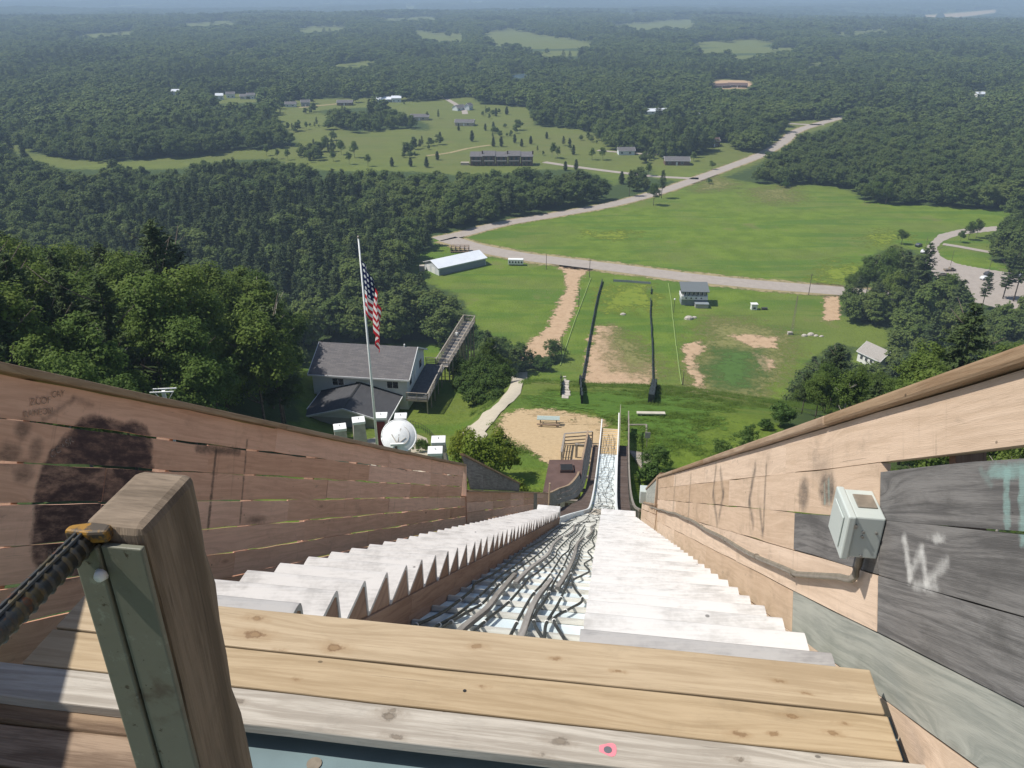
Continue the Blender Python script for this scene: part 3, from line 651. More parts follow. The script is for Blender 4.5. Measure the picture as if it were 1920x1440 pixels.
mb = MB(); mb.hexa(lambda z, u, v: Jw(u, v, z), (-2.2, -.602), (.7125, .7215), (-.600, -.547)); mb.build('steel_plate', M['green_steel'], hp, bevel=.002)
mb = MB(); mb.hexa(lambda z, u, v: Jw(u, v, z), (-2.2, -.604), (.7105, .7215), (-.640, -.6035)); mb.build('steel_angle', M['green_steel'], hp, bevel=.003)
t = NT('worn_yellow_on_steel'); tc = t.n('TexCoord').outputs['Object']; n1 = t.noise(tc, 30, 5, .65)
c = t.mix(t.mr(n1, .48, .58), (.050, .050, .046), (.085, .065, .03)); c = t.mix(t.mr(t.noise(tc, 55, 4), .62, .70), c, (.12, .05, .02))
M['rail_steel'] = t.done(c, .42, .5, .3)
t = NT('chipped_yellow_paint'); tc = t.n('TexCoord').outputs['Object']; n1 = t.noise(tc, 45, 6, .7)
M['yellow'] = t.done(t.mix(t.mr(n1, .46, .56), (.27, .14, .02), (.07, .055, .04)), .6, .3)
zr = -.600; mb = MB(); mb.tube([Jw(.735, -.622, zr), Jw(.30, -.622, zr)], .0150, 14); rl = mb.build('rail_rod', M['rail_steel'], hp, smooth=True)
rb = None
for k in range(26):
    u = .70-k*.0155; mb = MB(); pts = []
    mb.tube([Jw(u+.003, -.622, zr), Jw(u, -.622, zr), Jw(u-.004, -.622, zr)], [.0150, .0170, .0150], 14, caps=False); mb.build('rib', M['rail_steel'], rl, smooth=True)
for dv in (-.018, .018):
    mb = MB(); mb.tube([Jw(.72, -.622+dv*.2, zr+.0155), Jw(.3, -.622+dv*.2, zr+.0155)], .0025, 6); mb.build('seam', M['rail_steel'], rl)
mb = MB(); A = [(.709, -.641), (.722, -.641), (.731, -.618), (.730, -.590), (.714, -.588), (.709, -.61)]
mb.quad([Jw(u, v, -.5805) for u, v in A]); B = [Jw(u, v, -.598) for u, v in A]; mb.quad(B[::-1]); A2 = [Jw(u, v, -.5805) for u, v in A]
for k in range(6): mb.quad([A2[k], B[k], B[(k+1) % 6], A2[(k+1) % 6]])
mb.build('weld_plate', M['yellow'], hp, bevel=.004)
mb = MB(); mb.tube([Jw(.706, -.603, -.640), Jw(.698, -.603, -.640)], [.009, .006], 10); mb.build('bolt_head', M['clip'], hp, smooth=True)
# trestle under the jump
ts = empty('trestle', Jw(30, 0, -34), 'wooden trestle carrying the lower ski jump track', 'trestle')
for u in lin(6, 60, 12):
    for v in (-2.6, 1.2 if u < 30 else 1.6):
        z0 = gz(*Jw(u, v, 0)[:2])-CZ-.3; z1 = NL(u)-.75
        if z1-z0 > .5:
            mb = MB(); mb.hexa(lambda z, a, b: Jw(u+a, v+b, z), (z0, z1), (-.1, .1), (-.1, .1)); mb.build('leg', M['fence_gray'], ts)
    mb = MB(); mb.hexa(lambda v, a, z: Jw(u+a, v, NL(u)-.76+z), (-2.75, 1.3 if u < 30 else 1.75), (-.08, .08), (-.2, 0)); mb.build('cross_beam', M['fence_gray'], ts)

# ---------------------------------------------------------------- ground
def inpoly(x, y, poly):
    x = np.asarray(x, float); y = np.asarray(y, float); r = np.zeros(x.shape, bool); n = len(poly)
    for i in range(n):
        (x1, y1), (x2, y2) = poly[i], poly[(i+1) % n]
        if y1 == y2: continue
        c = ((y1 > y) != (y2 > y)) & (x < (x2-x1)*(y-y1)/(y2-y1)+x1); r ^= c
    return r
def polydist(x, y, poly):
    d = np.full(np.shape(x), 1e9); n = len(poly)
    for i in range(n):
        ax, ay = poly[i]; bx_, by = poly[(i+1) % n]; dx, dy = bx_-ax, by-ay; L = dx*dx+dy*dy+1e-9
        t = np.clip(((x-ax)*dx+(y-ay)*dy)/L, 0, 1); d = np.minimum(d, np.hypot(x-ax-t*dx, y-ay-t*dy))
    return d
def gpoly(pts): return [tuple(hit(*p)[:2]) for p in pts]
# open ground as the photograph shows it, given by the sight lines that bound it
OPEN_SIGHT = [
 [(772, 505), (785, 478), (825, 462), (818, 444), (880, 430), (960, 414), (1060, 397), (1150, 381), (1200, 368), (1262, 350), (1330, 325), (1370, 310), (1420, 285), (1460, 262), (1475, 240), (1462, 228), (1500, 226), (1530, 226), (1605, 209), (1612, 216),
  (1540, 240), (1502, 252), (1470, 282), (1420, 304), (1370, 325), (1345, 335), (1400, 342), (1450, 347), (1520, 347), (1590, 358), (1610, 378), (1690, 385), (1760, 388), (1830, 392), (1895, 396), (1890, 418), (1850, 440), (1856, 470), (1850, 490), (1880, 500), (1915, 508), (1960, 515), (1960, 560), (1880, 560), (1830, 548),
  (1800, 525), (1765, 515), (1740, 500), (1725, 467), (1700, 464), (1690, 455), (1645, 472), (1615, 500), (1590, 528), (1573, 545), (1570, 585), (1590, 600), (1650, 615), (1690, 638), (1650, 650), (1600, 652), (1560, 640), (1535, 665), (1510, 680), (1480, 720), (1468, 760), (1440, 785), (1395, 805), (1340, 830), (1300, 850), (1240, 850),
  (1230, 930), (1000, 960), (760, 860), (780, 800), (790, 760), (850, 745), (940, 720), (1000, 690), (1045, 690), (1040, 660), (985, 655), (920, 640), (905, 612), (890, 598), (880, 572), (850, 545), (800, 530)],
 [(0, 260), (65, 288), (130, 301), (230, 305), (300, 298), (380, 293), (450, 280), (500, 280), (560, 277), (568, 268), (545, 252), (520, 225), (508, 205), (560, 204), (600, 208), (615, 235), (668, 252), (676, 244), (700, 248), (760, 240), (800, 250), (818, 238), (780, 222), (740, 206), (730, 195), (820, 188), (850, 184), (880, 180), (900, 195), (960, 200), (992, 199), (1002, 225), (1000, 236), (1050, 240), (1092, 244), (1130, 262), (1145, 282), (1160, 284),
  (1225, 290), (1240, 300), (1300, 296), (1330, 290), (1325, 276), (1345, 262), (1358, 268), (1372, 280), (1412, 286), (1390, 300), (1330, 322), (1262, 342), (1250, 342), (1235, 330), (1215, 312), (1190, 318), (1168, 335), (1150, 352), (1130, 330), (1080, 315), (1060, 318), (1010, 318), (960, 322), (880, 330), (800, 322), (720, 322), (640, 320), (570, 315), (520, 296), (420, 300), (320, 318), (230, 318), (120, 318), (60, 300), (0, 272)],
 [(900, 62), (955, 50), (1010, 64), (1112, 76), (1112, 90), (1000, 92), (930, 86)], [(1120, 46), (1180, 41), (1300, 34), (1310, 54), (1200, 58)], [(1290, 80), (1400, 72), (1465, 75), (1420, 88), (1300, 88)],
 [(760, 55), (870, 62), (868, 86), (800, 76)], [(1328, 156), (1345, 148), (1400, 150), (1415, 158), (1405, 168), (1345, 168)], [(1712, 28), (1800, 22), (1872, 16), (1872, 24), (1800, 33), (1720, 33)],
 [(885, 117), (897, 113), (905, 122), (893, 132)], [(955, 140), (985, 138), (990, 146), (960, 148)], [(1370, 105), (1440, 104), (1440, 110), (1375, 111)],
 [(562, 712), (590, 645), (690, 646), (802, 640), (832, 660), (872, 598), (895, 595), (893, 640), (842, 745), (800, 860), (575, 830)],
 [(28, 386), (62, 392), (64, 403), (40, 400)], [(528, 188), (600, 186), (655, 184), (765, 180), (765, 198), (528, 208)], [(395, 178), (490, 174), (490, 192), (395, 194)],
 [(1592, 660), (1650, 655), (1662, 690), (1640, 700), (1600, 692)],
 [(1203, 203), (1247, 203), (1247, 217), (1203, 217)], [(1283, 211), (1312, 211), (1312, 221), (1283, 221)], [(1826, 171), (1852, 171), (1852, 184), (1826, 184)], [(316, 169), (338, 169), (338, 181), (316, 181)],
 [(1290, 93), (1400, 88), (1510, 90), (1470, 99), (1320, 101)], [(540, 54), (600, 46), (660, 48), (640, 58), (570, 62)], [(310, 46), (430, 38), (450, 44), (340, 52)], [(985, 100), (1040, 95), (1100, 97), (1080, 106), (1010, 107)], [(130, 66), (240, 58), (260, 64), (160, 72)], [(1550, 62), (1650, 53), (1690, 60), (1580, 69)], [(610, 122), (690, 113), (720, 120), (640, 129)], [(700, 36), (800, 30), (830, 36), (730, 42)], [(1500, 120), (1570, 114), (1590, 120), (1520, 127)]]
def is_open(px, py, loose=False):
    r = np.zeros(np.shape(px), bool)
    for i, p in enumerate(OPEN_SIGHT):
        q = inpoly(px, py, p)
        if loose and (i in (2, 3, 4, 5, 12, 13) or i >= 19): q &= np.random.rand(*np.shape(px)) > (.10 if i > 10 else .18)
        r |= q
    return r
def vnoise(x, y, s, seed=0):
    r = np.random.RandomState(seed); acc = np.zeros(np.shape(x))
    for k in range(7):
        a = r.uniform(0, 6.28); f = r.uniform(.6, 1.7)/s; acc += np.sin((x*np.cos(a)+y*np.sin(a))*f*6.28+r.uniform(0, 6.28))
    return acc/3.2
def gap(x, y):
    d = np.hypot(x, y); return (vnoise(x, y*.17, 420, 31)+.45*vnoise(x, y*.22, 150, 32) > 1.10-.42*sstep(1700, 3600, d)) & (d > 1250)
ys = np.concatenate([np.arange(-320, -40, 20), np.arange(-40, 330, 2.6)])
y = ys[-1]; ext = []
while y < 26000: y += max(2.6, y*.0125); ext.append(y)
ys = np.concatenate([ys, ext]); NC = 200
tt = np.linspace(-1, 1, NC); tt = np.sign(tt)*np.abs(tt)**1.25
GX = np.array([tt*(300+np.maximum(y, 0)*.95) for y in ys]); GY = np.repeat(ys[:, None], NC, 1); GZ = T(GX, GY)
me = bpy.data.meshes.new('ground'); nr = len(ys)
me.from_pydata(np.stack([GX, GY, GZ], -1).reshape(-1, 3).tolist(), [], [(i*NC+j, i*NC+j+1, (i+1)*NC+j+1, (i+1)*NC+j) for i in range(nr-1) for j in range(NC-1)])
px, py = proj(GX, GY, GZ); op = is_open(px, py).astype(np.float32)
uu = GX*ST+GY*CT; vv_ = GX*CT-GY*ST
op = np.maximum(op, ((uu < 118) & (vv_ > -28) & (vv_ < 16)).astype(np.float32))
op = np.maximum(op, gap(GX, GY).astype(np.float32))
for _ in range(2):
    q_ = np.pad(op, 1, mode='edge'); op = ((q_[1:-1, 1:-1]*2+q_[:-2, 1:-1]+q_[2:, 1:-1]+q_[1:-1, :-2]+q_[1:-1, 2:])/6).astype(np.float32)
a = me.attributes.new('open', 'FLOAT', 'POINT'); a.data.foreach_set('value', op.ravel())
me.polygons.foreach_set('use_smooth', [True]*len(me.polygons))
ground = bpy.data.objects.new('ground', me); col.objects.link(ground); tag(ground, kind='structure')
def grass_mat(name, far=True):
    t = NT(name); g = t.n('NewGeometry').outputs['Position']; at = t.n('Attribute', attr='open').outputs['Fac']
    n1 = t.noise(g, .012, 6, .6, .3); n2 = t.noise(g, .09, 6, .62); n3 = t.noise(g, 1.3, 5, .7); n4 = t.noise(t.vm('MULTIPLY', g, (.012, .08, .05)).outputs[0], 1.0, 5, .6, .5)
    c = t.mix(t.mr(n2, .35, .65), (.100, .152, .018), (.138, .198, .026))
    c = t.mix(t.math('MULTIPLY', t.mr(n1, .46, .62), .6), c, (.130, .155, .040))
    c = t.mix(t.math('MULTIPLY', t.mr(n4, .50, .60), .6), c, (.066, .135, .018))
    c = t.mix(t.math('MULTIPLY', t.mr(t.noise(g, .045, 4, .6), .60, .70), .6), c, (.155, .150, .055))
    c = t.mix(t.math('MULTIPLY', t.mr(n3, .45, .75), .45), c, (.036, .070, .012))
    w1 = t.noise(t.vm('MULTIPLY', g, (.35, .35, .35)).outputs[0], 1.0, 7, .75); c = t.mix(t.math('MULTIPLY', t.mr(w1, .55, .70), .5), c, (.155, .185, .055))
    # paler, drier meadows far out
    y_ = t.n('SeparateXYZ', Vector=g).outputs[1]
    c = t.mix(t.math('MULTIPLY', t.mr(y_, 430, 620), .65), c, (.128, .130, .046))
    c = t.mix(t.mr(t.math('ADD', at, t.math('MULTIPLY', t.math('SUBTRACT', t.noise(g, .22, 6, .7), .5), 1.3)), .15, .6), (.048, .072, .024), c)
    t.bump(n3, .9, .35)
    return t.done(c, .9, .1)
M['grass'] = grass_mat('meadow_grass'); me.materials.append(M['grass'])

# patches of bare ground, gravel and paving draped on the terrain
def patch_mat(name, ca, cb, scale=.8, edge=.5, rough=.95, sf=.20):
    t = NT(name); g = t.n('NewGeometry').outputs['Position']; at = t.n('Attribute', attr='edge').outputs['Fac']
    n1 = t.noise(g, scale, 7, .7); n2 = t.noise(g, scale*7, 5, .7); n3 = t.noise(g, scale*.25, 7, .7)
    c = t.mix(t.mr(t.math('ADD', t.math('MULTIPLY', n1, .6), t.math('MULTIPLY', n2, .4)), .36, .64), cb, ca)
    al = t.mr(t.math('ADD', at, t.math('MULTIPLY', t.math('SUBTRACT', t.math('ADD', t.math('MULTIPLY', n3, .6), t.math('MULTIPLY', n1, .4)), .5), 2.4*edge)), .5-sf, .5+sf)
    t.bump(n2, .5, .06)
    m = t.done(c, rough, .1); t.link(al, t.b.inputs['Alpha']); return m
M['sand'] = patch_mat('bare_sandy_earth', (.47, .335, .215), (.36, .245, .15), .5, 1.3)
M['sand_grass'] = patch_mat('thin_grass_on_sand', (.22, .20, .085), (.14, .155, .04), .6, 1.2, sf=.6)
M['gravel'] = patch_mat('tan_gravel', (.50, .375, .225), (.40, .29, .165), 3.0, 1.0)
M['dryverge'] = patch_mat('dry_verge', (.33, .27, .15), (.24, .20, .10), .4, .9)
M['darkgrass'] = patch_mat('dark_lush_grass', (.075, .135, .030), (.060, .115, .024), .4, 1.2, sf=.6)
M['flowers'] = patch_mat('yellow_flowers', (.185, .215, .026), (.125, .185, .024), .35, 2.0, sf=.5)
M['rough_grass'] = patch_mat('rough_tall_grass', (.095, .165, .026), (.055, .11, .018), 1.4, 1.2)
M['asphalt'] = patch_mat('sunlit_asphalt', (.36, .315, .275), (.30, .262, .228), .3, .02, sf=.08)  # pale tan grey is the road surface's own colour
M['paving'] = patch_mat('concrete_paving', (.46, .41, .32), (.40, .355, .275), 1.2, .02, sf=.08)
M['water'] = flat('pond_water', (.10, .16, .20), .1, .5)
def drape(name, poly, mat, cell, h, soft):
    P = np.array(poly); x0, y0 = P.min(0)-soft; x1, y1 = P.max(0)+soft
    nx, ny = int((x1-x0)/cell)+2, int((y1-y0)/cell)+2
    X, Y = np.meshgrid(x0+np.arange(nx)*cell, y0+np.arange(ny)*cell)
    sd = polydist(X, Y, poly); sd = np.where(inpoly(X, Y, poly), sd, -sd)
    e = np.clip(.5+.5*sd/soft, 0, 1)
    keep = sd > -soft-cell
    idx = -np.ones(X.shape, int); kk = keep; idx[kk] = np.arange(kk.sum())
    Z = T(X, Y)+h
    V = np.stack([X[kk], Y[kk], Z[kk]], -1).tolist(); F = []
    for j in range(ny-1):
        for i in range(nx-1):
            q = (idx[j, i], idx[j, i+1], idx[j+1, i+1], idx[j+1, i])
            if min(q) >= 0: F.append(q)
    m = bpy.data.meshes.new(name); m.from_pydata(V, [], F); at = m.attributes.new('edge', 'FLOAT', 'POINT'); at.data.foreach_set('value', e[kk].astype(np.float32)); m.materials.append(mat)
    m.polygons.foreach_set('use_smooth', [True]*len(m.polygons))
    o = bpy.data.objects.new(name, m); col.objects.link(o); tag(o, kind='structure'); return o
D = lambda n, p, m, c, h, s: drape(n, gpoly(p), M[m], c, h, s)
D('gravel_yard', [(935, 800), (945, 778), (985, 768), (1040, 768), (1090, 778), (1135, 790), (1140, 840), (1100, 880), (1040, 880), (1000, 850), (950, 830)], 'gravel', .5, .05, 1.2)
D('concrete_path', [(843, 832), (862, 812), (882, 799), (897, 788), (905, 775), (920, 768), (935, 754), (950, 735), (958, 718), (968, 699), (989, 697), (983, 715), (976, 738), (963, 753), (946, 768), (939, 773), (926, 791), (906, 813), (881, 832)], 'paving', .35, .06, .25)
D('path_landing', [(885, 825), (903, 805), (914, 815), (905, 838)], 'paving', .3, .064, .2)
D('plaza', [(640, 880), (650, 830), (700, 822), (760, 805), (800, 822), (830, 850), (850, 900)], 'paving', .4, .05, .3)
D('outrun_earth', [(1117, 612), (1150, 612), (1150, 640), (1175, 665), (1220, 680), (1222, 722), (1160, 722), (1092, 718), (1098, 690), (1108, 640)], 'sand', 1.0, .05, 3.0)
D('thin_turf', [(1150, 618), (1178, 636), (1208, 662), (1219, 684), (1212, 702), (1165, 690), (1150, 662)], 'sand_grass', 1.0, .07, 7.0)
D('landing_grass', [(1135, 545), (1215, 535), (1219, 580), (1140, 580)], 'flowers', 1.0, .05, 7.0)
D('dirt_drive', [(1045, 492), (1102, 494), (1106, 508), (1088, 518), (1082, 545), (1078, 580), (1060, 620), (1040, 665), (960, 690), (985, 650), (1020, 620), (1045, 575), (1062, 540), (1058, 515)], 'sand', 1.0, .05, 2.2)
D('sand_patch', [(1285, 645), (1310, 642), (1322, 655), (1300, 668), (1305, 690), (1320, 705), (1330, 735), (1298, 735), (1306, 715), (1288, 695), (1284, 670)], 'sand', .8, .05, 2.2)
D('sand_patch', [(1365, 630), (1400, 628), (1455, 634), (1452, 652), (1420, 654), (1385, 640)], 'sand', .8, .05, 2.2)
D('sand_patch', [(1418, 665), (1440, 672), (1455, 690), (1435, 694), (1420, 680)], 'sand', .8, .05, 2.2)
D('scuffed_turf', [(1340, 600), (1390, 605), (1470, 625), (1470, 700), (1430, 730), (1330, 740), (1300, 690), (1320, 640)], 'sand_grass', 1.2, .03, 9.0)
D('dark_turf', [(1348, 655), (1410, 658), (1425, 690), (1400, 725), (1350, 725), (1325, 690)], 'darkgrass', 1.0, .06, 6.0)
D('sand_patch', [(1545, 556), (1574, 556), (1574, 600), (1543, 602)], 'sand', 1.0, .05, 1.5)
D('yellow_flowers', [(1635, 445), (1665, 435), (1690, 440), (1680, 455), (1640, 458)], 'flowers', 1.5, .05, 9.0)
D('yellow_flowers', [(1545, 505), (1580, 495), (1610, 505), (1590, 530), (1550, 528)], 'flowers', 1.5, .05, 9.0)
D('yellow_flowers', [(1110, 438), (1180, 436), (1170, 446), (1120, 446)], 'flowers', 1.5, .05, 8.0)
D('dry_turf', [(1340, 332), (1370, 345), (1360, 352), (1310, 358)], 'sand_grass', 2.0, .05, 9.0)
D('dry_turf', [(1420, 358), (1470, 352), (1480, 372), (1440, 376)], 'sand_grass', 2.0, .05, 14.0)
D('knoll_grass', [(1000, 745), (1060, 735), (1200, 735), (1300, 745), (1340, 790), (1280, 835), (1230, 840), (1180, 790), (1060, 770)], 'rough_grass', .6, .05, 4.0)
D('house_lot', [(1330, 158), (1345, 150), (1400, 151), (1412, 158), (1400, 166), (1345, 167)], 'sand', 4, .1, 6)
D('sand_pit', [(1715, 30), (1800, 24), (1868, 18), (1868, 23), (1800, 32), (1722, 33)], 'gravel', 40, .4, 40)
D('track_clearing', [(30, 388), (60, 394), (62, 401), (42, 399)], 'sand', 1.5, .1, 2)
D('pond', [(955, 142), (985, 139), (990, 145), (960, 148)], 'water', 4, .3, 3)
def road(name, pts, w, mat='asphalt', h=.09, verge=0, n=None):
    P = [hit(*p) for p in pts]; Q = []
    for i in range(len(P)-1):
        p0, p1, p2, p3 = P[max(i-1, 0)], P[i], P[i+1], P[min(i+2, len(P)-1)]
        k = max(4, int((p2-p1).length/5))
        for j in range(k):
            t = j/k; Q.append(.5*((2*p1)+(p2-p0)*t+(2*p0-5*p1+4*p2-p3)*t*t+(3*p1-p0-3*p2+p3)*t**3))
    Q.append(P[-1])
    def strip(nm, ww, mt, hh, soft):
        V = []; E = []; F = []; cs = [-1, -.93, -.5, 0, .5, .93, 1] if not soft else [-1, -.8, -.5, 0, .5, .8, 1]
        for i, q in enumerate(Q):
            d = (Q[min(i+1, len(Q)-1)]-Q[max(i-1, 0)]); d = Vector((d.y, -d.x, 0)).normalized()
            for c in cs:
                p = q+d*c*ww/2; V.append((p.x, p.y, gz(p.x, p.y)+hh)); E.append((1 if abs(c) < .99 else .45) if not soft else 1-abs(c)**3)
        m_ = len(cs)
        for i in range(len(Q)-1):
            for j in range(m_-1): F.append((i*m_+j, i*m_+j+1, (i+1)*m_+j+1, (i+1)*m_+j))
        me = bpy.data.meshes.new(nm); me.from_pydata(V, [], F); at = me.attributes.new('edge', 'FLOAT', 'POINT'); at.data.foreach_set('value', E); me.materials.append(M[mt])
        o = bpy.data.objects.new(nm, me); col.objects.link(o); tag(o, kind='structure'); return o
    if verge: strip(name+'_verge', w+verge, 'dryverge', h-.04, True)
    strip(name, w, mat, h, False)
    return [(q.x, q.y) for q in Q]
ROADS = []
ROADS.append(road('main_road', [(818, 449), (870, 438), (940, 420), (1040, 403), (1140, 385), (1230, 362), (1300, 338), (1370, 312), (1425, 291), (1468, 267), (1492, 247), (1535, 232), (1610, 212)], 8.5, verge=6))
ROADS.append(road('access_road', [(838, 448), (862, 455), (900, 466), (980, 481), (1060, 491), (1160, 503), (1300, 521), (1440, 535), (1580, 546), (1720, 560)], 11, verge=10))
road('condo_drive', [(1020, 304), (1080, 313), (1150, 322), (1230, 331), (1310, 335)], 6)
road('field_track', [(920, 272), (880, 278), (840, 287), (800, 292)], 4, 'dryverge')
road('house_drive', [(1120, 282), (1180, 287), (1235, 290)], 5)
road('house_drive', [(826, 180), (845, 190), (868, 205), (872, 214)], 6)
road('side_street', [(1460, 230), (1500, 233), (1545, 234)], 7)
road('side_street', [(560, 202), (600, 198), (660, 192)], 7, 'dryverge')
D('car_park', [(1738, 462), (1760, 440), (1800, 430), (1870, 424), (1875, 432), (1800, 440), (1768, 452), (1756, 465), (1764, 482), (1800, 496), (1850, 505), (1900, 512), (1960, 525), (1960, 575), (1880, 580), (1800, 560), (1755, 520), (1735, 490)], 'asphalt', 1.5, .06, .4)
road('loop_drive', [(1768, 458), (1800, 463), (1850, 472), (1880, 476)], 4, 'asphalt', .12)

# ---------------------------------------------------------------- trees
def leaf_mat(name, c1, c2, c3, tr=.25, stand=False):
    t = NT(name); rnd = t.n('ObjectInfo').outputs['Random']; g = t.n('NewGeometry').outputs['Position']
    n = t.noise(g, .9, 3, .6); n2 = t.noise(g, .006, 4, .6)
    c = t.mix(rnd, c1, c2); c = t.mix(t.mr(n, .42, .68), c, c3)
    if stand: c = t.mix(t.math('MULTIPLY', t.mr(t.noise(g, .011, 5, .65), .50, .66), .7), c, (.120, .168, .040)); c = t.mix(t.math('MULTIPLY', t.mr(t.n('TexWhiteNoise', i0=(0, 0, 0)).outputs[0] if False else t.math('FRACT', t.math('MULTIPLY', rnd, 7.13)), .80, .98), .55), c, (.140, .178, .050))
    c = t.mix(t.math('MULTIPLY', t.mr(n2, .45, .62), .45), c, tuple(k*.62 for k in c1))
    tl = t.n('BsdfTranslucent', Color=c); mx = t.n('MixShader', i0=tr)
    t.done(c, .65, .15); t.link(t.b.outputs[0], mx.inputs[1]); t.link(tl.outputs[0], mx.inputs[2]); t.link(mx.outputs[0], t.out.inputs[0]); return t.m
M['leaf'] = leaf_mat('broad_leaves', (.085, .142, .028), (.155, .205, .038), (.112, .170, .032), .4)
M['leaf_lime'] = leaf_mat('lime_leaves', (.150, .200, .025), (.17, .20, .02), (.12, .17, .02), .35)
M['needle'] = leaf_mat('pine_needles', (.056, .088, .030), (.085, .115, .036), (.066, .098, .030), .22)
M['bush_leaf'] = leaf_mat('bush_leaves', (.070, .125, .026), (.095, .15, .030), (.06, .11, .024))
M['tuft'] = leaf_mat('grass_tufts', (.105, .175, .026), (.140, .205, .034), (.115, .180, .028), .4)
M['leaf_far'] = leaf_mat('distant_broad_leaves', (.084, .132, .036), (.165, .205, .052), (.116, .164, .044), .38, True)
M['needle_far'] = leaf_mat('distant_needles', (.066, .100, .038), (.100, .130, .046), (.078, .112, .040), .25)
M['bark'] = flat('grey_brown_bark', (.13, .105, .085), .9, .1, var=.3, scale=4, bump=.4)
M['birch'] = flat('pale_bark', (.33, .30, .25), .85, .1, var=.3, scale=4)
def quads_mesh(name, C, Nn, size, mat, aspect=1.0, dirs=None):
    n = len(C); R = np.random.randn(n, 3) if dirs is None else dirs
    A = np.cross(Nn, R); A /= np.linalg.norm(A, axis=1)[:, None]+1e-9
    B = np.cross(Nn, A); B /= np.linalg.norm(B, axis=1)[:, None]+1e-9
    s = size[:, None]; V = np.stack([C-A*s-B*s*aspect*.35, C+A*s*.2-B*s*aspect, C+A*s+B*s*aspect*.35, C-A*s*.2+B*s*aspect], 1).reshape(-1, 3)
    me = bpy.data.meshes.new(name); me.vertices.add(4*n); me.vertices.foreach_set('co', V.ravel())
    me.loops.add(4*n); me.loops.foreach_set('vertex_index', np.arange(4*n)); me.polygons.add(n)
    me.polygons.foreach_set('loop_start', np.arange(0, 4*n, 4)); me.polygons.foreach_set('loop_total', np.full(n, 4)); me.materials.append(mat); me.update(calc_edges=True); return me
def norm(a): return a/(np.linalg.norm(a, axis=1)[:, None]+1e-9)
def crown_broad(seed, h, w, base, nclump, per, leaf, mat, name='crown'):
    r = np.random.RandomState(seed); C = []; Nn = []
    lobes = [(r.uniform(-.22, .22)*w, r.uniform(-.22, .22)*w, base+(h-base)*z, w*k) for z, k in ((.32, .44), (.55, .42), (.78, .30), (.5, .36), (.42, .36))]
    for i in range(nclump):
        lx, ly, lz, lr = lobes[r.randint(len(lobes))]
        d = r.randn(3); d /= np.linalg.norm(d); d[2] = d[2]*.8+.12
        cc = np.array([lx, ly, lz])+d*lr*r.uniform(.55, 1.05)*np.array([1, 1, (h-base)/w*.62]); cc[2] = max(cc[2], base*.85)
        cr = w*r.uniform(.09, .17)
        m = int(per*r.uniform(.6, 1.4)); q = norm(r.randn(m, 3)); q[:, 2] = q[:, 2]*.75+.1
        pos = cc+q*cr*r.uniform(.35, 1.1, (m, 1)); out = norm(cc-np.array([0, 0, base+(h-base)*.4]))[None] if False else None
        nn = q+np.array([0, 0, .45])+r.randn(m, 3)*.45+(cc-np.array([0, 0, base+(h-base)*.35]))/w*.8
        C.append(pos); Nn.append(norm(nn))
    C = np.concatenate(C); Nn = np.concatenate(Nn); return quads_mesh(name, C, Nn, leaf*r.uniform(.6, 1.35, len(C)), mat)
def crown_pine(seed, h, w, base, mat, leaf, dens=1.0, name='crown'):
    r = np.random.RandomState(seed); C = []; Nn = []; Dd = []
    z = base; 
    while z < h-.3:
        f = (z-base)/(h-base); rad = w/2*(1-f)**.62*(.55+.45*min(1, f*4))*r.uniform(.75, 1.1)+.25
        for b in range(r.randint(4, 7)):
            a = r.uniform(0, 2*pi); L = rad*r.uniform(.6, 1.12); m = max(3, int(L*11*dens))
            t = r.uniform(.18, 1, m)**.8; up = .16+.30*f
            px_ = np.stack([np.cos(a)*t*L, np.sin(a)*t*L, z+up*L*t-.10*L*t*t+0*t], -1)+r.randn(m, 3)*np.array([.2, .2, .10])*(.4+.35*L)*.6
            C.append(px_); nn = np.stack([r.randn(m)*.5+np.cos(a)*.25, r.randn(m)*.5+np.sin(a)*.25, np.abs(r.randn(m))*.5+.75], -1); Nn.append(norm(nn))
            Dd.append(np.tile([[-np.sin(a), np.cos(a), .0]], (m, 1))+r.randn(m, 3)*.35)
        z += r.uniform(.38, .62)*(h/16)/max(dens, .6)
    C = np.concatenate(C); Nn = np.concatenate(Nn); Dd = np.concatenate(Dd)
    return quads_mesh(name, C, Nn, leaf*r.uniform(.6, 1.3, len(C)), mat, .42, Dd)
def trunk_mesh(seed, h, r0, mat, limbs=6, lean=.03, name='trunk'):
    r = random.Random(seed); mb = MB(); pts = []; x = y = 0
    for k in range(7):
        pts.append((x, y, h*k/6-.3*(k == 0))); x += r.uniform(-lean, lean)*h/6; y += r.uniform(-lean, lean)*h/6
    mb.tube(pts, [r0*(1-.13*k) for k in range(7)], 7)
    for k in range(limbs):
        q = pts[r.randint(2, 5)]; a = r.uniform(0, 6.28); L = h*r.uniform(.14, .26)
        mb.tube([q, (q[0]+cos(a)*L*.5, q[1]+sin(a)*L*.5, q[2]+L*.35), (q[0]+cos(a)*L, q[1]+sin(a)*L, q[2]+L*.8)], [r0*.42, r0*.28, r0*.1], 5)
    o = mb.build(name, mat, None, smooth=True); return o
PROTO = {}
def proto(kind, crown_me, trunk_o, name):
    e = empty(name, (0, 0, -500)); c = bpy.data.objects.new('crown', crown_me); col.objects.link(c); c.parent = e; trunk_o.parent = e
    PROTO.setdefault(kind, []).append((e, crown_me, trunk_o.data)); return e
_made = []
for k, (h, w) in enumerate(((15, 8.5), (17, 8), (13, 8), (16, 7))):
    _made.append(proto('broad', crown_broad(10+k, h, w, h*.24, 190, 52, .15, M['leaf']), trunk_mesh(k, h*.8, .21, M['bark'] if k != 3 else M['birch']), 'broadleaf_tree'))
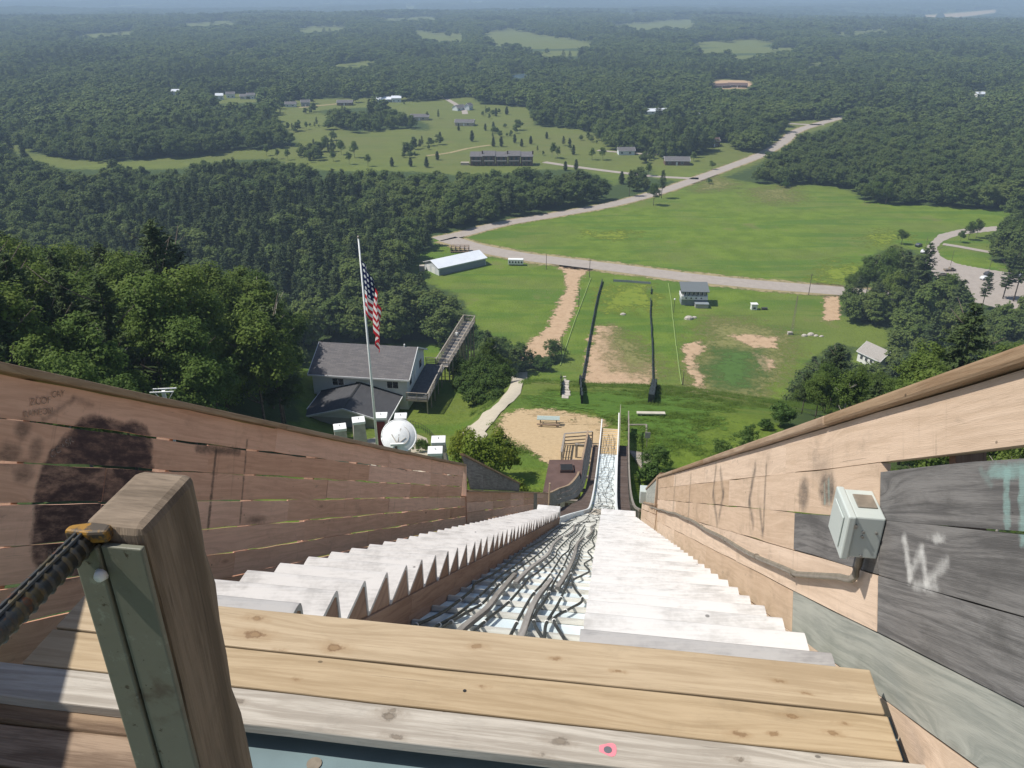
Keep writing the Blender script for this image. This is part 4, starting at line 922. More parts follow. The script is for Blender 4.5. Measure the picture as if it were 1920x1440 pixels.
for k, (h, w) in enumerate(((11, 6.5), (9.5, 6))):
    _made.append(proto('lime', crown_broad(30+k, h, w, h*.2, 130, 46, .15, M['leaf_lime']), trunk_mesh(20+k, h*.75, .15, M['bark']), 'lime_green_tree'))
for k, (h, w) in enumerate(((20, 7.5), (18, 6.5), (21, 8.5))):
    _made.append(proto('pine', crown_pine(50+k, h, w, h*(.36, .25, .40)[k], M['needle'], .27, 1.8), trunk_mesh(40+k, h*.97, .24, M['bark'], 5, .012), 'pine_tree'))
for k, (h, w) in enumerate(((10, 5.6), (9, 5.8))):
    _made.append(proto('spruce', crown_pine(90+k, h, w, h*.06, M['needle'], .26, 2.0), trunk_mesh(80+k, h*.95, .15, M['bark'], 0, .01), 'conifer_tree'))
for k, (h, w) in enumerate(((3.2, 3.6), (4.2, 4.2), (2.2, 3.2))):
    _made.append(proto('bush', crown_broad(70+k, h, w, h*.05, 80, 44, .085, M['bush_leaf']), trunk_mesh(60+k, h*.6, .06, M['bark'], 5, .1), 'leafy_bush'))
def plant(kind, x, y, sc=1.0, label=None, cat='tree', group=None, var=None, rz=None, dz=0.0, sz=None):
    v = PROTO[kind][random.randrange(len(PROTO[kind])) if var is None else var % len(PROTO[kind])]
    e, cm, tm = v; o = bpy.data.objects.new(e.name.split('.')[0], None); col.objects.link(o); o.location = (x, y, gz(x, y)+dz)
    o.rotation_euler = (0, 0, random.uniform(0, 6.28) if rz is None else rz); o.scale = (sc, sc, sc*(sz or 1))
    for nm, m_ in (('crown', cm), ('trunk', tm)):
        c = bpy.data.objects.new(nm, m_); col.objects.link(c); c.parent = o
    return tag(o, label, cat, group)
for e in _made:
    for ch in list(e.children): bpy.data.objects.remove(ch)
    bpy.data.objects.remove(e)
class _E:
    def __init__(s, n): s.name = n
for kd, nm in (('broad', 'broadleaf_tree'), ('lime', 'lime_green_tree'), ('pine', 'pine_tree'), ('spruce', 'conifer_tree'), ('bush', 'leafy_bush')):
    PROTO[kd] = [(_E(nm), c, t_) for (_, c, t_) in PROTO[kd]]
# single trees and bushes that stand out
def at_px(px, py): p = hit(px, py); return p.x, p.y
LEFTG = 'broadleaf trees on the left hillside'; PINEG = 'pines on the left hillside'
singles = [  # kind, base sight line, scale, label, group
 ('lime', 590, 655, 1.35, 'tall yellow-green tree rising behind the white lodge', None), ('lime', 540, 640, 1.1, 'yellow-green tree left of the lodge behind the flag', None), ('lime', 612, 610, 1.0, 'small lime tree high in the wood behind the flagpole', None),
 ('bush', 905, 690, 1.5, 'dense bush beside the far end of the boardwalk', None), ('bush', 940, 690, 1.6, 'big leafy bush above the concrete path', None), ('bush', 1012, 690, 1.1, 'round bush right of the path top', None), ('bush', 1035, 680, 1.2, 'bush beside the leftmost rope fence', None),
 ('bush', 880, 745, 1.1, 'bush between the lodge deck and the concrete path', None), ('bush', 905, 725, 1.2, 'leafy bush just left of the path bend', None), ('bush', 930, 715, 1.0, 'low bush left of the upper path', None), ('bush', 850, 700, 1.1, 'bush under the boardwalk', None), ('bush', 870, 670, 1.3, 'bush growing beside the boardwalk trestle', None),
 ('bush', 1220, 905, .75, 'leafy bush against the right rail of the far track', None), ('bush', 1232, 880, .6, 'small bush on the slope right of the track', None), ('bush', 1395, 838, .55, 'bush on the grass slope above the right wall', None), ('bush', 1350, 855, .5, 'low bush just over the right wall cap', None), ('bush', 1462, 800, .8, 'bush at the edge of the right hand wood', None),
 ('bush', 1435, 806, .5, 'small bush left of the right hand wood', None),
]
SH = [(x_, y_) for x_, y_ in ((860, 640), (885, 625), (890, 655), (865, 690), (885, 705), (915, 670), (920, 700), (945, 665), (955, 705), (965, 690), (990, 690), (870, 725), (890, 735), (915, 740), (935, 730), (900, 755), (925, 755), (950, 720), (1020, 690), (1045, 672), (905, 640), (930, 650))]
for k, (x_, y_) in enumerate(SH):
    x, y = at_px(x_+random.uniform(-5, 5), y_+random.uniform(-4, 4)); plant('bush', x, y, random.uniform(.7, 1.25) if y < 150 else random.uniform(1.4, 2.2), 'leafy bush in the thicket between the lodge and the sandy drive', 'bush', 'bushes in the thicket beside the path')
for kd, x_, y_, sc, lab, g in singles:
    x, y = at_px(x_, y_); plant(kd, x, y, sc, lab, 'bush' if kd == 'bush' else 'tree', g)
for (px_, py_, d, sc, lab) in ((905, 905, 50, .52, 'lime-green maple left of the brown hut roof'), (975, 915, 46, .42, 'bright green tree overlapping the brown hut roof'), (865, 870, 56, .40, 'small bright green tree above the left fence panel'), (935, 880, 55, .45, 'lime-green tree beside the gravel yard')):
    r = ray(px_, py_); x = r[0]/r[1]*d; plant('lime', x, d, sc, lab, 'tree')
# woods on the hillsides, each tree its own object
cand = []
for gx in np.arange(-210, 190, 5.2):
    for gy in np.arange(46, 300, 5.2):
        x = gx+random.uniform(-2, 2); y = gy+random.uniform(-2, 2); u = x*ST+y*CT; v = x*CT-y*ST
        az = math.degrees(math.atan2(x, y))
        if abs(az) > 37: continue
        left = (v < -40 or (u > 114 and v < -16)) and u < 250; right = v > 22 and u < 262
        if not (left or right): continue
        cand.append((x, y, u, v, left))
def tree_clear(x, y, z, h, w):
    pts = [(x+a*w, y, z+h*b) for a in (-1, 0, 1) for b in (.3, .5, .7, .85)]+[(x, y, z), (x, y, z+h)]
    a = np.array(pts); px, py = proj(a[:, 0], a[:, 1], a[:, 2]); return not is_open(px, py).any()
random.shuffle(cand); cand.sort(key=lambda c: c[0]**2+c[1]**2); hill = []
for x, y, u, v, left in cand:
    pine = random.random() < (.15 if left else .16); z = gz(x, y)
    h = (random.uniform(16, 21) if pine else random.uniform(11, 16)); 
    if left and u < 70: h *= .8
    if not left: h *= .72 if u < 190 else .85
    ok = False
    for f in (1, .8, .6, .42):
        if tree_clear(x, y, z, h*f, (3.2 if not pine else 2.6)*f): ok = True; h *= f; break
    if not ok: continue
    hill.append((x, y, h, pine, left))
n_ind = 0; rest = []
for x, y, h, pine, left in hill:
    if n_ind >= 290: rest.append((x, y, h, pine)); continue
    n_ind += 1; d = math.hypot(x, y); qx, qy = proj(x, y, gz(x, y)+h*.6)
    if left: zone = 'above the dark paint blotch' if qx < 200 else 'above the T-shaped paint stroke' if qx < 430 else 'left of the flagpole' if qx < 660 else 'between the lodge and the white shed'
    else: zone = 'left of the small white shed' if qx < 1560 else 'round the small white shed' if qx < 1690 else 'below the car park' if qx < 1800 else 'at the right edge of the picture'
    zone = ('at the front of the wood ' if d < 135 else 'further back in the wood ' if d < 195 else 'deep in the wood ')+zone
    kd = 'dark pine' if pine else 'green broadleaf tree'
    plant('pine' if pine else 'broad', x, y, h/(19. if pine else 15.), '%s %s' % (kd, zone), 'tree', '%ss %s' % (kd, zone))
# trees dotted over the meadows
dots = [(1180, 368, 'pine', .75), (1225, 385, 'broad', .75), (1240, 372, 'pine', .8), (1035, 296, 'broad', .7), (1045, 298, 'broad', .55), (1130, 300, 'broad', .6), (1110, 300, 'broad', .5), (885, 265, 'pine', .5), (825, 262, 'pine', .4), (940, 275, 'pine', .45), (925, 275, 'pine', .4), (965, 268, 'pine', .4), (978, 275, 'pine', .35), (995, 270, 'pine', .4), (910, 245, 'pine', .35), (925, 240, 'pine', .35), (770, 312, 'pine', .4), (800, 314, 'pine', .42), (735, 312, 'pine', .4), (690, 312, 'broad', .5), (655, 308, 'broad', .55), (625, 302, 'broad', .5), (540, 300, 'broad', .45), (520, 298, 'broad', .45), (575, 300, 'broad', .4), (500, 292, 'broad', .45), (640, 290, 'broad', .7), (665, 296, 'broad', .7), (610, 285, 'broad', .6), (560, 240, 'broad', .45), (575, 243, 'broad', .4), (820, 300, 'pine', .4), (1165, 345, 'pine', .5), (1080, 318, 'pine', .4), (1060, 320, 'pine', .4), (860, 245, 'pine', .3), (880, 235, 'pine', .3), (950, 215, 'pine', .5), (930, 218, 'pine', .45), (1025, 260, 'pine', .35), (1068, 272, 'pine', .35), (1075, 290, 'pine', .4), (1215, 330, 'broad', .5), (1300, 302, 'broad', .5), (1335, 318, 'broad', .45), (1330, 345, 'bush', .9), (1690, 458, 'broad', .55), (1815, 450, 'broad', .55), (1830, 446, 'broad', .6), (1800, 455, 'broad', .4), (1470, 352, 'bush', 1.2), (1640, 380, 'broad', .8), (1620, 380, 'broad', .6), (1660, 384, 'broad', .75), (1718, 578, 'pine', 1.18), (1683, 572, 'pine', 1.0), (1650, 566, 'broad', 1.25), (1622, 560, 'broad', 1.05), (1600, 556, 'broad', .85), (1672, 585, 'broad', 1.1), (1740, 585, 'broad', 1.0), (1770, 590, 'broad', .95), (1880, 560, 'pine', 1.0), (1900, 565, 'pine', 1.1), (1840, 580, 'pine', .7), (1905, 470, 'pine', 1.1), (1885, 466, 'broad', 1.0), (1915, 480, 'broad', 1.2)]
for px_, py_, kd, sc in dots:
    x, y = at_px(px_, py_)
    zone = 'beside the main road' if 1160 < px_ < 1345 and py_ > 300 else 'by the car park drive' if px_ > 1680 else 'at the far edge of the big meadow' if px_ > 1400 else 'on the open meadow by the long brown building' if px_ > 820 else 'on the meadow strip beyond the left wood'
    nm = {'pine': 'dark conifer', 'spruce': 'dark conifer', 'broad': 'round green tree', 'bush': 'low bush'}[kd]
    if kd == 'pine' and sc < .6: kd = 'spruce'; sc *= 1.7
    plant(kd, x, y, sc*1.05, '%s standing %s' % (nm, zone), 'bush' if kd == 'bush' else 'tree', '%ss %s' % (nm, zone))
# the forest that runs on to the horizon
def grid_pts(r0, r1, step):
    out = []
    ymax = r1
    yy = np.arange(max(60, r0*.75), ymax, step)
    for y in yy:
        hw = y*.74+40; xs = np.arange(-hw, hw, step)
        out.append(np.stack([xs+np.random.uniform(-.42, .42, len(xs))*step, np.full(len(xs), y)+np.random.uniform(-.42, .42, len(xs))*step], -1))
    P = np.concatenate(out); d = np.hypot(P[:, 0], P[:, 1]); return P[(d >= r0) & (d < r1)]
def forest_points():
    out = []
    for r0, r1, st in ((250, 760, 6.2), (760, 1500, 8.5), (1500, 2500, 12.0), (2500, 4200, 17.0)):
        P = grid_pts(r0, r1, st); x, y = P[:, 0], P[:, 1]; u = x*ST+y*CT; v = x*CT-y*ST
        keep = np.ones(len(x), bool)
        keep &= ~((u < 250) & (v > -300)) if r0 < 300 else True
        for R in ROADS:
            A = np.array(R)[::2]
            for a in A: keep &= np.hypot(x-a[0], y-a[1]) > 9
        x, y = x[keep], y[keep]; z = T(x, y); con = vnoise(x, y, 420, 3) + np.random.uniform(-.9, .9, len(x)) > 1.0
        if r1 < 800: con |= (vnoise(x, y, 160, 5) > .75) & (np.random.rand(len(x)) < .5)
        h = np.where(con, np.random.uniform(13, 18, len(x)), np.random.uniform(9, 14.5, len(x)))
        h *= {760: 1., 1500: 1.05, 2500: 1.25, 4200: 1.55}[r1]
        ok = ~(gap(x, y) & (np.random.rand(len(x)) > .10))
        for f in (0, .5, .95):
            px, py = proj(x, y, z+h*f); ok &= ~is_open(px, py, True)
        w = 3.0
        for sx in (-w, w):
            px, py = proj(x+sx, y, z+h*.4); ok &= ~is_open(px, py, True)
        px, py = proj(x, y, z+h); ok &= (px > -260) & (px < 2180) & (py < 760)
        wide = {760: 1.0, 1500: 1.25, 2500: 1.7, 4200: 2.3}[r1]
        out.append(np.stack([x, y, z, h, con.astype(float), np.full(len(x), wide)], -1)[ok])
    return np.concatenate(out)
FP = forest_points()
if rest: FP = np.concatenate([FP, np.array([[x, y, gz(x, y), h, float(p), 1.0] for x, y, h, p in rest])])
sc_ = []
rs_ = np.random.RandomState(44); HP = [(1160, 291), (1247, 310), (770, 226), (853, 236), (858, 208), (880, 207), (940, 306), (900, 306), (980, 306), (880, 278), (840, 287), (1100, 316), (1180, 326), (1240, 332), (632, 196), (706, 190)]
while len(sc_) < 110:
    qx, qy = rs_.uniform(100, 1240), rs_.uniform(196, 320)
    if not inpoly(np.array([qx]), np.array([qy]), OPEN_SIGHT[1])[0]: continue
    if min(math.hypot((qx-a)/2.2, (qy-b)) for a, b in HP) < 12: continue
    p = hit(qx, qy)
    if vnoise(p.x, p.y, 110, 61)+rs_.uniform(-.25, .25) < .55: continue
    sc_.append([p.x, p.y, p.z, rs_.uniform(2.2, 8.5), float(rs_.rand() < .35), 1.1])
FP = np.concatenate([FP, np.array(sc_)])
# an infill of low trees close behind the hillside woods is part of the same mass
lodc = bpy.data.collections.new('forest_tree_kinds')
def lod(name, me_):
    o = bpy.data.objects.new(name, me_); lodc.objects.link(o); return o
NB, NP_ = 4, 3
for k in range(NB): lod('a%d' % k, crown_broad(110+k, 1.0, (.62, .70, .66, .58)[k], .03, 62, 14, .046, M['leaf_far']))
for k in range(NP_): lod('b%d' % k, crown_pine(150+k, 16.0, 5.5, 3.0, M['needle_far'], .62, .55))
for k in range(NB): lod('c%d' % k, crown_broad(210+k, 1.0, (.64, .70, .60, .56)[k], .04, 120, 34, .022, M['leaf_far']))
for k in range(NP_): lod('d%d' % k, crown_pine(250+k, 16.0, 5.8, 3.0, M['needle_far'], .30, 1.5))
for o in list(lodc.objects):
    if o.name[0] in 'bd': o.data.transform(Matrix.Scale(1/16., 4))
pm = bpy.data.meshes.new('forest'); pm.vertices.add(len(FP)); pm.vertices.foreach_set('co', FP[:, :3].astype(np.float32).ravel())
idx = np.where(FP[:, 4] > .5, NB+np.random.randint(0, NP_, len(FP)), np.random.randint(0, NB, len(FP))).astype(np.int32)
vs_ = np.random.lognormal(0, .20, len(FP)).clip(.6, 1.45)*(1+.22*vnoise(FP[:, 0], FP[:, 1], 90, 21))
idx = (idx+np.where(np.hypot(FP[:, 0], FP[:, 1]) < 820, NB+NP_, 0)).astype(np.int32)
sv = np.stack([FP[:, 3]*FP[:, 5]*vs_*np.random.uniform(.9, 1.25, len(FP)), FP[:, 3]*FP[:, 5]*vs_*np.random.uniform(.9, 1.25, len(FP)), FP[:, 3]*vs_.clip(.7, 1.15)], -1).astype(np.float32)
a = pm.attributes.new('kind_id', 'INT', 'POINT'); a.data.foreach_set('value', idx)
a = pm.attributes.new('sv', 'FLOAT_VECTOR', 'POINT'); a.data.foreach_set('vector', sv.ravel())
a = pm.attributes.new('rz', 'FLOAT', 'POINT'); a.data.foreach_set('value', np.random.uniform(0, 6.28, len(FP)).astype(np.float32))
fo_ = bpy.data.objects.new('forest', pm); col.objects.link(fo_)
tag(fo_, 'green mixed forest stretching from the meadows to the horizon', 'forest', kind='stuff')
ng = bpy.data.node_groups.new('forest_scatter', 'GeometryNodeTree'); ng.interface.new_socket('Geometry', in_out='INPUT', socket_type='NodeSocketGeometry'); ng.interface.new_socket('Geometry', in_out='OUTPUT', socket_type='NodeSocketGeometry')
gi = ng.nodes.new('NodeGroupInput'); go = ng.nodes.new('NodeGroupOutput'); ip = ng.nodes.new('GeometryNodeInstanceOnPoints'); ci = ng.nodes.new('GeometryNodeCollectionInfo')
ci.inputs['Collection'].default_value = lodc; ci.inputs['Separate Children'].default_value = True; ci.inputs['Reset Children'].default_value = True
def na(nm, tp):
    n_ = ng.nodes.new('GeometryNodeInputNamedAttribute'); n_.data_type = tp; n_.inputs[0].default_value = nm; return n_.outputs[0]
cx = ng.nodes.new('ShaderNodeCombineXYZ'); e2r = ng.nodes.new('FunctionNodeEulerToRotation')
ng.links.new(na('rz', 'FLOAT'), cx.inputs[2]); ng.links.new(cx.outputs[0], e2r.inputs[0])
ng.links.new(gi.outputs[0], ip.inputs['Points']); ng.links.new(ci.outputs[0], ip.inputs['Instance']); ip.inputs['Pick Instance'].default_value = True
ng.links.new(na('kind_id', 'INT'), ip.inputs['Instance Index']); ng.links.new(e2r.outputs[0], ip.inputs['Rotation']); ng.links.new(na('sv', 'FLOAT_VECTOR'), ip.inputs['Scale'])
ng.links.new(ip.outputs[0], go.inputs[0])
md = fo_.modifiers.new('scatter', 'NODES'); md.node_group = ng
# tufts of tall grass and weeds on the hill
tb = np.random.RandomState(5); nq = 70; a_ = tb.uniform(0, 6.28, nq); rr2 = tb.uniform(.05, .5, nq); Cq = np.stack([np.cos(a_)*rr2, np.sin(a_)*rr2, tb.uniform(.03, .22, nq)], -1)
tuft = quads_mesh('tuft', Cq, norm(np.stack([np.cos(a_)*.5, np.sin(a_)*.5, tb.uniform(.9, 1.6, nq)], -1)+tb.randn(nq, 3)*.25), tb.uniform(.035, .08, nq), M['tuft'], .45)
tuc = bpy.data.collections.new('tuft_kinds'); tuc.objects.link(bpy.data.objects.new('tuft', tuft))
def tufts():
    pts = []; no = [gpoly(q) for q in ([(930, 800), (945, 774), (985, 764), (1040, 764), (1140, 786), (1145, 850), (1100, 885), (1000, 855)], [(840, 836), (880, 796), (896, 776), (930, 764), (972, 694), (992, 694), (975, 745), (880, 835)])]
    n = 26000; U = np.random.uniform(46, 126, n); V_ = np.random.uniform(-40, 52, n); x = U*ST+V_*CT; y = U*CT-V_*ST
    k = vnoise(x, y, 9, 71)*.6+vnoise(x, y, 28, 72)*.6+np.random.uniform(-.5, .5, n)+.25*sstep(78, 96, U)*(V_ > -16)+.2*(V_ > 3) > .62
    for q in no: k &= ~inpoly(x, y, q)
    k &= ~((V_ > -3.4) & (V_ < 2.2) & (U < 67)); lo = P_lodge(x, y); k &= ~lo
    return np.stack([x[k], y[k], T(x[k], y[k])-.03], -1)
def P_lodge(x, y): return (x > -34) & (x < -6) & (y > 70) & (y < 125)
TP = tufts(); tm_ = bpy.data.meshes.new('tall_grass'); tm_.vertices.add(len(TP)); tm_.vertices.foreach_set('co', TP.astype(np.float32).ravel())
for nm_, tp_, dat, key in (('kind_id', 'INT', np.zeros(len(TP), np.int32), 'value'), ('sv', 'FLOAT_VECTOR', (np.random.uniform(.5, 1.5, (len(TP), 1))*np.array([[1.2, 1.2, .9]])).astype(np.float32).ravel(), 'vector'), ('rz', 'FLOAT', np.random.uniform(0, 6.28, len(TP)).astype(np.float32), 'value')):
    a = tm_.attributes.new(nm_, tp_, 'POINT'); a.data.foreach_set(key, dat)
tg = bpy.data.objects.new('tall_grass', tm_); col.objects.link(tg); tag(tg, 'rough tufts of tall grass and weeds on the hill', 'grass', kind='stuff')
ng2 = ng.copy(); [n_ for n_ in ng2.nodes if n_.bl_idname == 'GeometryNodeCollectionInfo'][0].inputs['Collection'].default_value = tuc
md = tg.modifiers.new('scatter', 'NODES'); md.node_group = ng2
print('tufts', len(TP))
print('forest instances', len(FP), 'hill trees', n_ind, len(rest))
# beyond four kilometres the forest is one canopy
def canopy():
    rs = []; r = 4000.0
    while r < 24000: rs.append(r); r *= 1.0075
    rs = np.array(rs); az = np.radians(np.linspace(-42, 42, 420)); Rr, Az = np.meshgrid(rs, az, indexing='ij')
    jr = np.random.RandomState(1); Rr = Rr*(1+jr.uniform(-.003, .003, Rr.shape)); Az = Az+np.radians(jr.uniform(-.08, .08, Az.shape))
    X = Rr*np.sin(Az); Y = Rr*np.cos(Az); Z = T(X, Y)+17+jr.uniform(-6, 7, X.shape)+6*vnoise(X, Y, 900, 9)
    px, py = proj(X, Y, Z); opn = is_open(px, py) | is_open(*proj(X, Y, T(X, Y))) | gap(X, Y); Z = np.where(opn, T(X, Y)-3, Z)
    na_, nb = X.shape; m_ = bpy.data.meshes.new('far_forest')
    m_.from_pydata(np.stack([X, Y, Z], -1).reshape(-1, 3).tolist(), [], [(i*nb+j, i*nb+j+1, (i+1)*nb+j+1, (i+1)*nb+j) for i in range(na_-1) for j in range(nb-1)])
    t = NT('far_canopy'); g = t.n('NewGeometry').outputs['Position']; n1 = t.noise(g, .0016, 6, .65); n2 = t.noise(g, .02, 5, .7)
    c = t.mix(t.mr(n1, .38, .62), (.030, .050, .026), (.050, .074, .032)); c = t.mix(t.mr(n2, .35, .7), c, (.022, .036, .018)); c = t.mix(t.math('MULTIPLY', t.mr(t.noise(g, .0009, 4), .62, .70), .7), c, (.12, .14, .06))  # crown self-shadow is put into these darkened canopy colours
    m_.materials.append(t.done(c, .9, .05)); o = bpy.data.objects.new('far_forest', m_); col.objects.link(o); tag(o, 'hazy dark forest canopy along the horizon', 'forest', kind='stuff')
canopy()
#@@PART3
# ---------------------------------------------------------------- buildings and things on the hill
def at_z(px, py, z): r = ray(px, py); k = z/r[2]; return Vector((r[0]*k, r[1]*k, z+CZ))
def shingle(name, ca, cb, sc=1.0):
    t = NT(name); uv = t.n('UVMap').outputs[0]
    b = t.n('TexBrick', Vector=uv, Scale=sc, Color1=ca, Color2=cb, Mortar=tuple(k*.6 for k in cb), Brick_Width=.9, Row_Height=.22, Mortar_Size=.012, Bias=-.1)
    n = t.noise(t.n('TexCoord').outputs['Object'], .5, 5, .6); c = t.mix(t.math('MULTIPLY', t.mr(n, .4, .65), .4), b.outputs[0], tuple(k*.7 for k in ca)); return t.done(c, .9, .1)
def siding(name, c, pitch=.2):
    t = NT(name); g = t.n('NewGeometry').outputs['Position']; z = t.n('SeparateXYZ', Vector=g).outputs[2]
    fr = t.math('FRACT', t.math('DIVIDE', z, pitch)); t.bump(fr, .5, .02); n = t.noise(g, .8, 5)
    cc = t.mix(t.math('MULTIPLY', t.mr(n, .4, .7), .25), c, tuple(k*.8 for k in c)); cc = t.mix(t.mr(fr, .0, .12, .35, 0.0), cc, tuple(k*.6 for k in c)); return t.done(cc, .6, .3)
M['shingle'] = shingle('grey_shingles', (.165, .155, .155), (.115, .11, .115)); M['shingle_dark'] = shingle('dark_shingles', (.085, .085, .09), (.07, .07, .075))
M['brown_roof'] = flat('brown_felt_roof', (.115, .075, .065), .9, .1, var=.12, scale=1.2)
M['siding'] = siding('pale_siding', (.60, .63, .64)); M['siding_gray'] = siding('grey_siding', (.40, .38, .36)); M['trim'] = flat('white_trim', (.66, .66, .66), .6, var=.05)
M['glass'] = flat('dark_glass', (.015, .018, .02), .12, .6, var=.1); M['metal_roof'] = flat('white_metal_roof', (.68, .71, .75), .4, .5, var=.05, scale=.3)
M['brownwall'] = siding('brown_siding', (.13, .075, .055)); M['tanwall'] = siding('tan_siding', (.42, .36, .28)); M['stone'] = flat('pale_stone', (.42, .38, .33), .85, var=.15, scale=2)
M['gray_wall'] = siding('bluegrey_siding', (.22, .25, .27)); M['red'] = flat('dark_red_plaque', (.16, .03, .035), .5)
M['deckwood'] = flat('dark_deck_boards', (.10, .10, .105), .8, var=.2, scale=2)

def gable_house(name, o, ex, ey, L, Dp, hw, hr, mats, label, cat='house', group=None, over=.45, windows=(), door=None, side_windows=(), axis=0, chim=False):
    """o base corner, ex along the eaves, ey away; windows on the near wall as (a, z, w, h)"""
    ex = Vector(ex).normalized(); ey = Vector(ey).normalized(); o = Vector(o); root = empty(name, o+ex*L/2+ey*Dp/2, label, cat, group)
    P = lambda a, b, z: o+ex*a+ey*b+Vector((0, 0, z))
    mb = MB()
    base = [P(0, 0, -.6), P(L, 0, -.6), P(L, Dp, -.6), P(0, Dp, -.6)]; topv = [P(0, 0, hw), P(L, 0, hw), P(L, Dp, hw), P(0, Dp, hw)]
    for k in range(4): mb.quad([base[k], base[(k+1) % 4], topv[(k+1) % 4], topv[k]])
    mb.quad([topv[0], P(0, Dp/2, hw+hr), topv[3]]); mb.quad([topv[1], topv[2], P(L, Dp/2, hw+hr)]); mb.quad(base[::-1]); mb.quad(topv)
    mb.build('wall', mats[0], root)
    k = hr/(Dp/2); th = .16
    mb = MB()
    R = lambda b: hw+hr-abs(b-Dp/2)*k+.03
    for b0, b1 in ((-over, Dp/2), (Dp/2, Dp+over)):
        q = [(-over, b0), (L+over, b0), (L+over, b1), (-over, b1)]
        sl = math.hypot(1, k)
        A = [P(a, b, R(b)+th) for a, b in q]; B = [P(a, b, R(b)) for a, b in q]; uvs = [(a, b*sl) for a, b in q]
        mb.quad(A, uvs); mb.quad(B[::-1], uvs[::-1])
        for i in range(4): mb.quad([A[i], B[i], B[(i+1) % 4], A[(i+1) % 4]], [(0, 0)]*4)
    roof = mb.build('roof', mats[1], root)
    for b in (-over-.03, Dp+over+.03):
        mb = MB(); mb.strip(lambda l, z, c: P(l, b+c, R(b)+z), [-over-.02, L+over+.02], (-.06, th+.02), (-.04, .04)); mb.build('fascia', M['trim'], roof)
    for a in (-over-.05, L+over+.05):
        for b0, b1 in ((-over, Dp/2), (Dp/2, Dp+over)): mb = MB(); mb.strip(lambda l, z, c: P(a+c, l, R(l)+z), [b0, b1], (-.06, th+.03), (-.04, .04)); mb.build('bargeboard', M['trim'], roof)
    def opening(nm, a, z, w, h, wall, mat, split=1):
        fn = (lambda l, zz, c: P(l, c, zz)) if wall == 0 else (lambda l, zz, c: P(L-c, l, zz))
        mb = MB(); mb.strip(fn, [a-.08, a+w+.08], (z-.08, z+h+.08), (-.05, .0)); f = mb.build(nm, M['trim'], root)
        for s in range(split):
            mb = MB(); g = w/split; mb.strip(fn, [a+s*g+.04, a+(s+1)*g-.04], (z, z+h), (-.07, -.045)); mb.build('pane' if nm == 'window' else 'door_leaf', mat, f)
    for (a, z, w, h) in windows: opening('window', a, z, w, h, 0, M['glass'], 2 if w > .9 else 1)
    for (a, z, w, h) in side_windows: opening('window', a, z, w, h, 1, M['glass'], 2 if w > .9 else 1)
    if door: opening('door', door[0], door[1], door[2], door[3], door[4], mats[2] if len(mats) > 2 else M['trim'])
    if chim: mb = MB(); mb.box(P(L*.5, Dp*.5, hw+hr+.3), (.8, .8, 1.6)); mb.build('chimney', M['stone'], roof)
    return root, P

# the lodge with its deck
ZG = -55.0
pe = at_z(767, 712, ZG+5.3); pl_ = at_z(577, 701, ZG+5.3); ex = Vector((pe.x-pl_.x, pe.y-pl_.y, 0)); LL = ex.length-.9; ex.normalize(); ey = Vector((-ex.y, ex.x, 0))
o_ = Vector((pl_.x, pl_.y, ZG+CZ))+ex*.45+ey*.45
lodge, P = gable_house('lodge', o_, ex, ey, LL, 10.5, 5.25, 2.5, (M['siding'], M['shingle'], M['trim']), 'white two-storey lodge with grey shingle roof beside the flagpole', 'building', None, .45,
    [(3.0, 3.6, 1.7, 1.0), (6.5, 3.9, .7, .4), (LL-3.0, 3.6, 1.7, 1.0)], (4.2, 2.75, .95, 2.1, 1), [(1.2, 3.5, 1.1, 1.2), (7.2, 3.5, 1.4, 1.2)])
mb = MB(); mb.tube([P(LL-1.5, 5.2, 7.7), P(LL-1.5, 5.2, 8.3)], .12, 8); mb.build('vent_pipe', M['trim'], lodge)
# front wing with its own gable towards the camera
wa, wb, wd, wh, wr = 1.6, LL-1.3, 7.6, 2.4, 1.6; wm = (wa+wb)/2
mb = MB()
for q in ([(wa, -wd), (wb, -wd)], [(wb, -wd), (wb, -.01)], [(wa, -.01), (wa, -wd)]): mb.quad([P(*q[0], -.6), P(*q[1], -.6), P(*q[1], wh), P(*q[0], wh)])
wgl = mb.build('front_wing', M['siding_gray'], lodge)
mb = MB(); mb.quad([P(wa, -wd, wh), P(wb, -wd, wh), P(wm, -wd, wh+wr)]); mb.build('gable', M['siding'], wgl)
kk = wr/((wb-wa)/2); oh = .5; mb = MB(); RR = lambda a: wh+wr-abs(a-wm)*kk+.03
for a0, a1 in ((wa-oh, wm), (wm, wb+oh)):
    q = [(a0, -wd-oh), (a1, -wd-oh), (a1, -.05), (a0, -.05)]; A = [P(a, b, RR(a)+.14) for a, b in q]; B = [P(a, b, RR(a)) for a, b in q]
    mb.quad(A, [(b, a) for a, b in q]); mb.quad(B[::-1], [(b, a) for a, b in q])
    for i in range(4): mb.quad([A[i], B[i], B[(i+1) % 4], A[(i+1) % 4]], [(0, 0)]*4)
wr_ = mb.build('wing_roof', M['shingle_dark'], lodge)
mb = MB()
for a0, a1 in ((wa-oh, wm), (wm, wb+oh)): mb.strip(lambda l, z, c: P(l, -wd-oh-.05+c, RR(l)+z), [a0, a1], (-.1, .17), (-.05, .04))
for a in (wa-oh-.05, wb+oh+.05): mb.strip(lambda l, z, c: P(a+c, l, RR(a)+z), [-wd-oh, -.1], (-.08, .17), (-.05, .05))
mb.build('bargeboard', M['trim'], wr_)
mb = MB()
for a0, a1 in ((wa-oh, wm), (wm, wb+oh)): mb.strip(lambda l, z, c: P(l, -.12+c, RR(l)+z), [a0, a1], (.14, .24), (-.12, .1))
mb.strip(lambda l, z, c: P(wm+c, l, RR(wm)+z), [-wd-oh, -.2], (.13, .17), (-.15, .15)); mb.build('flashing', M['black'], wr_)
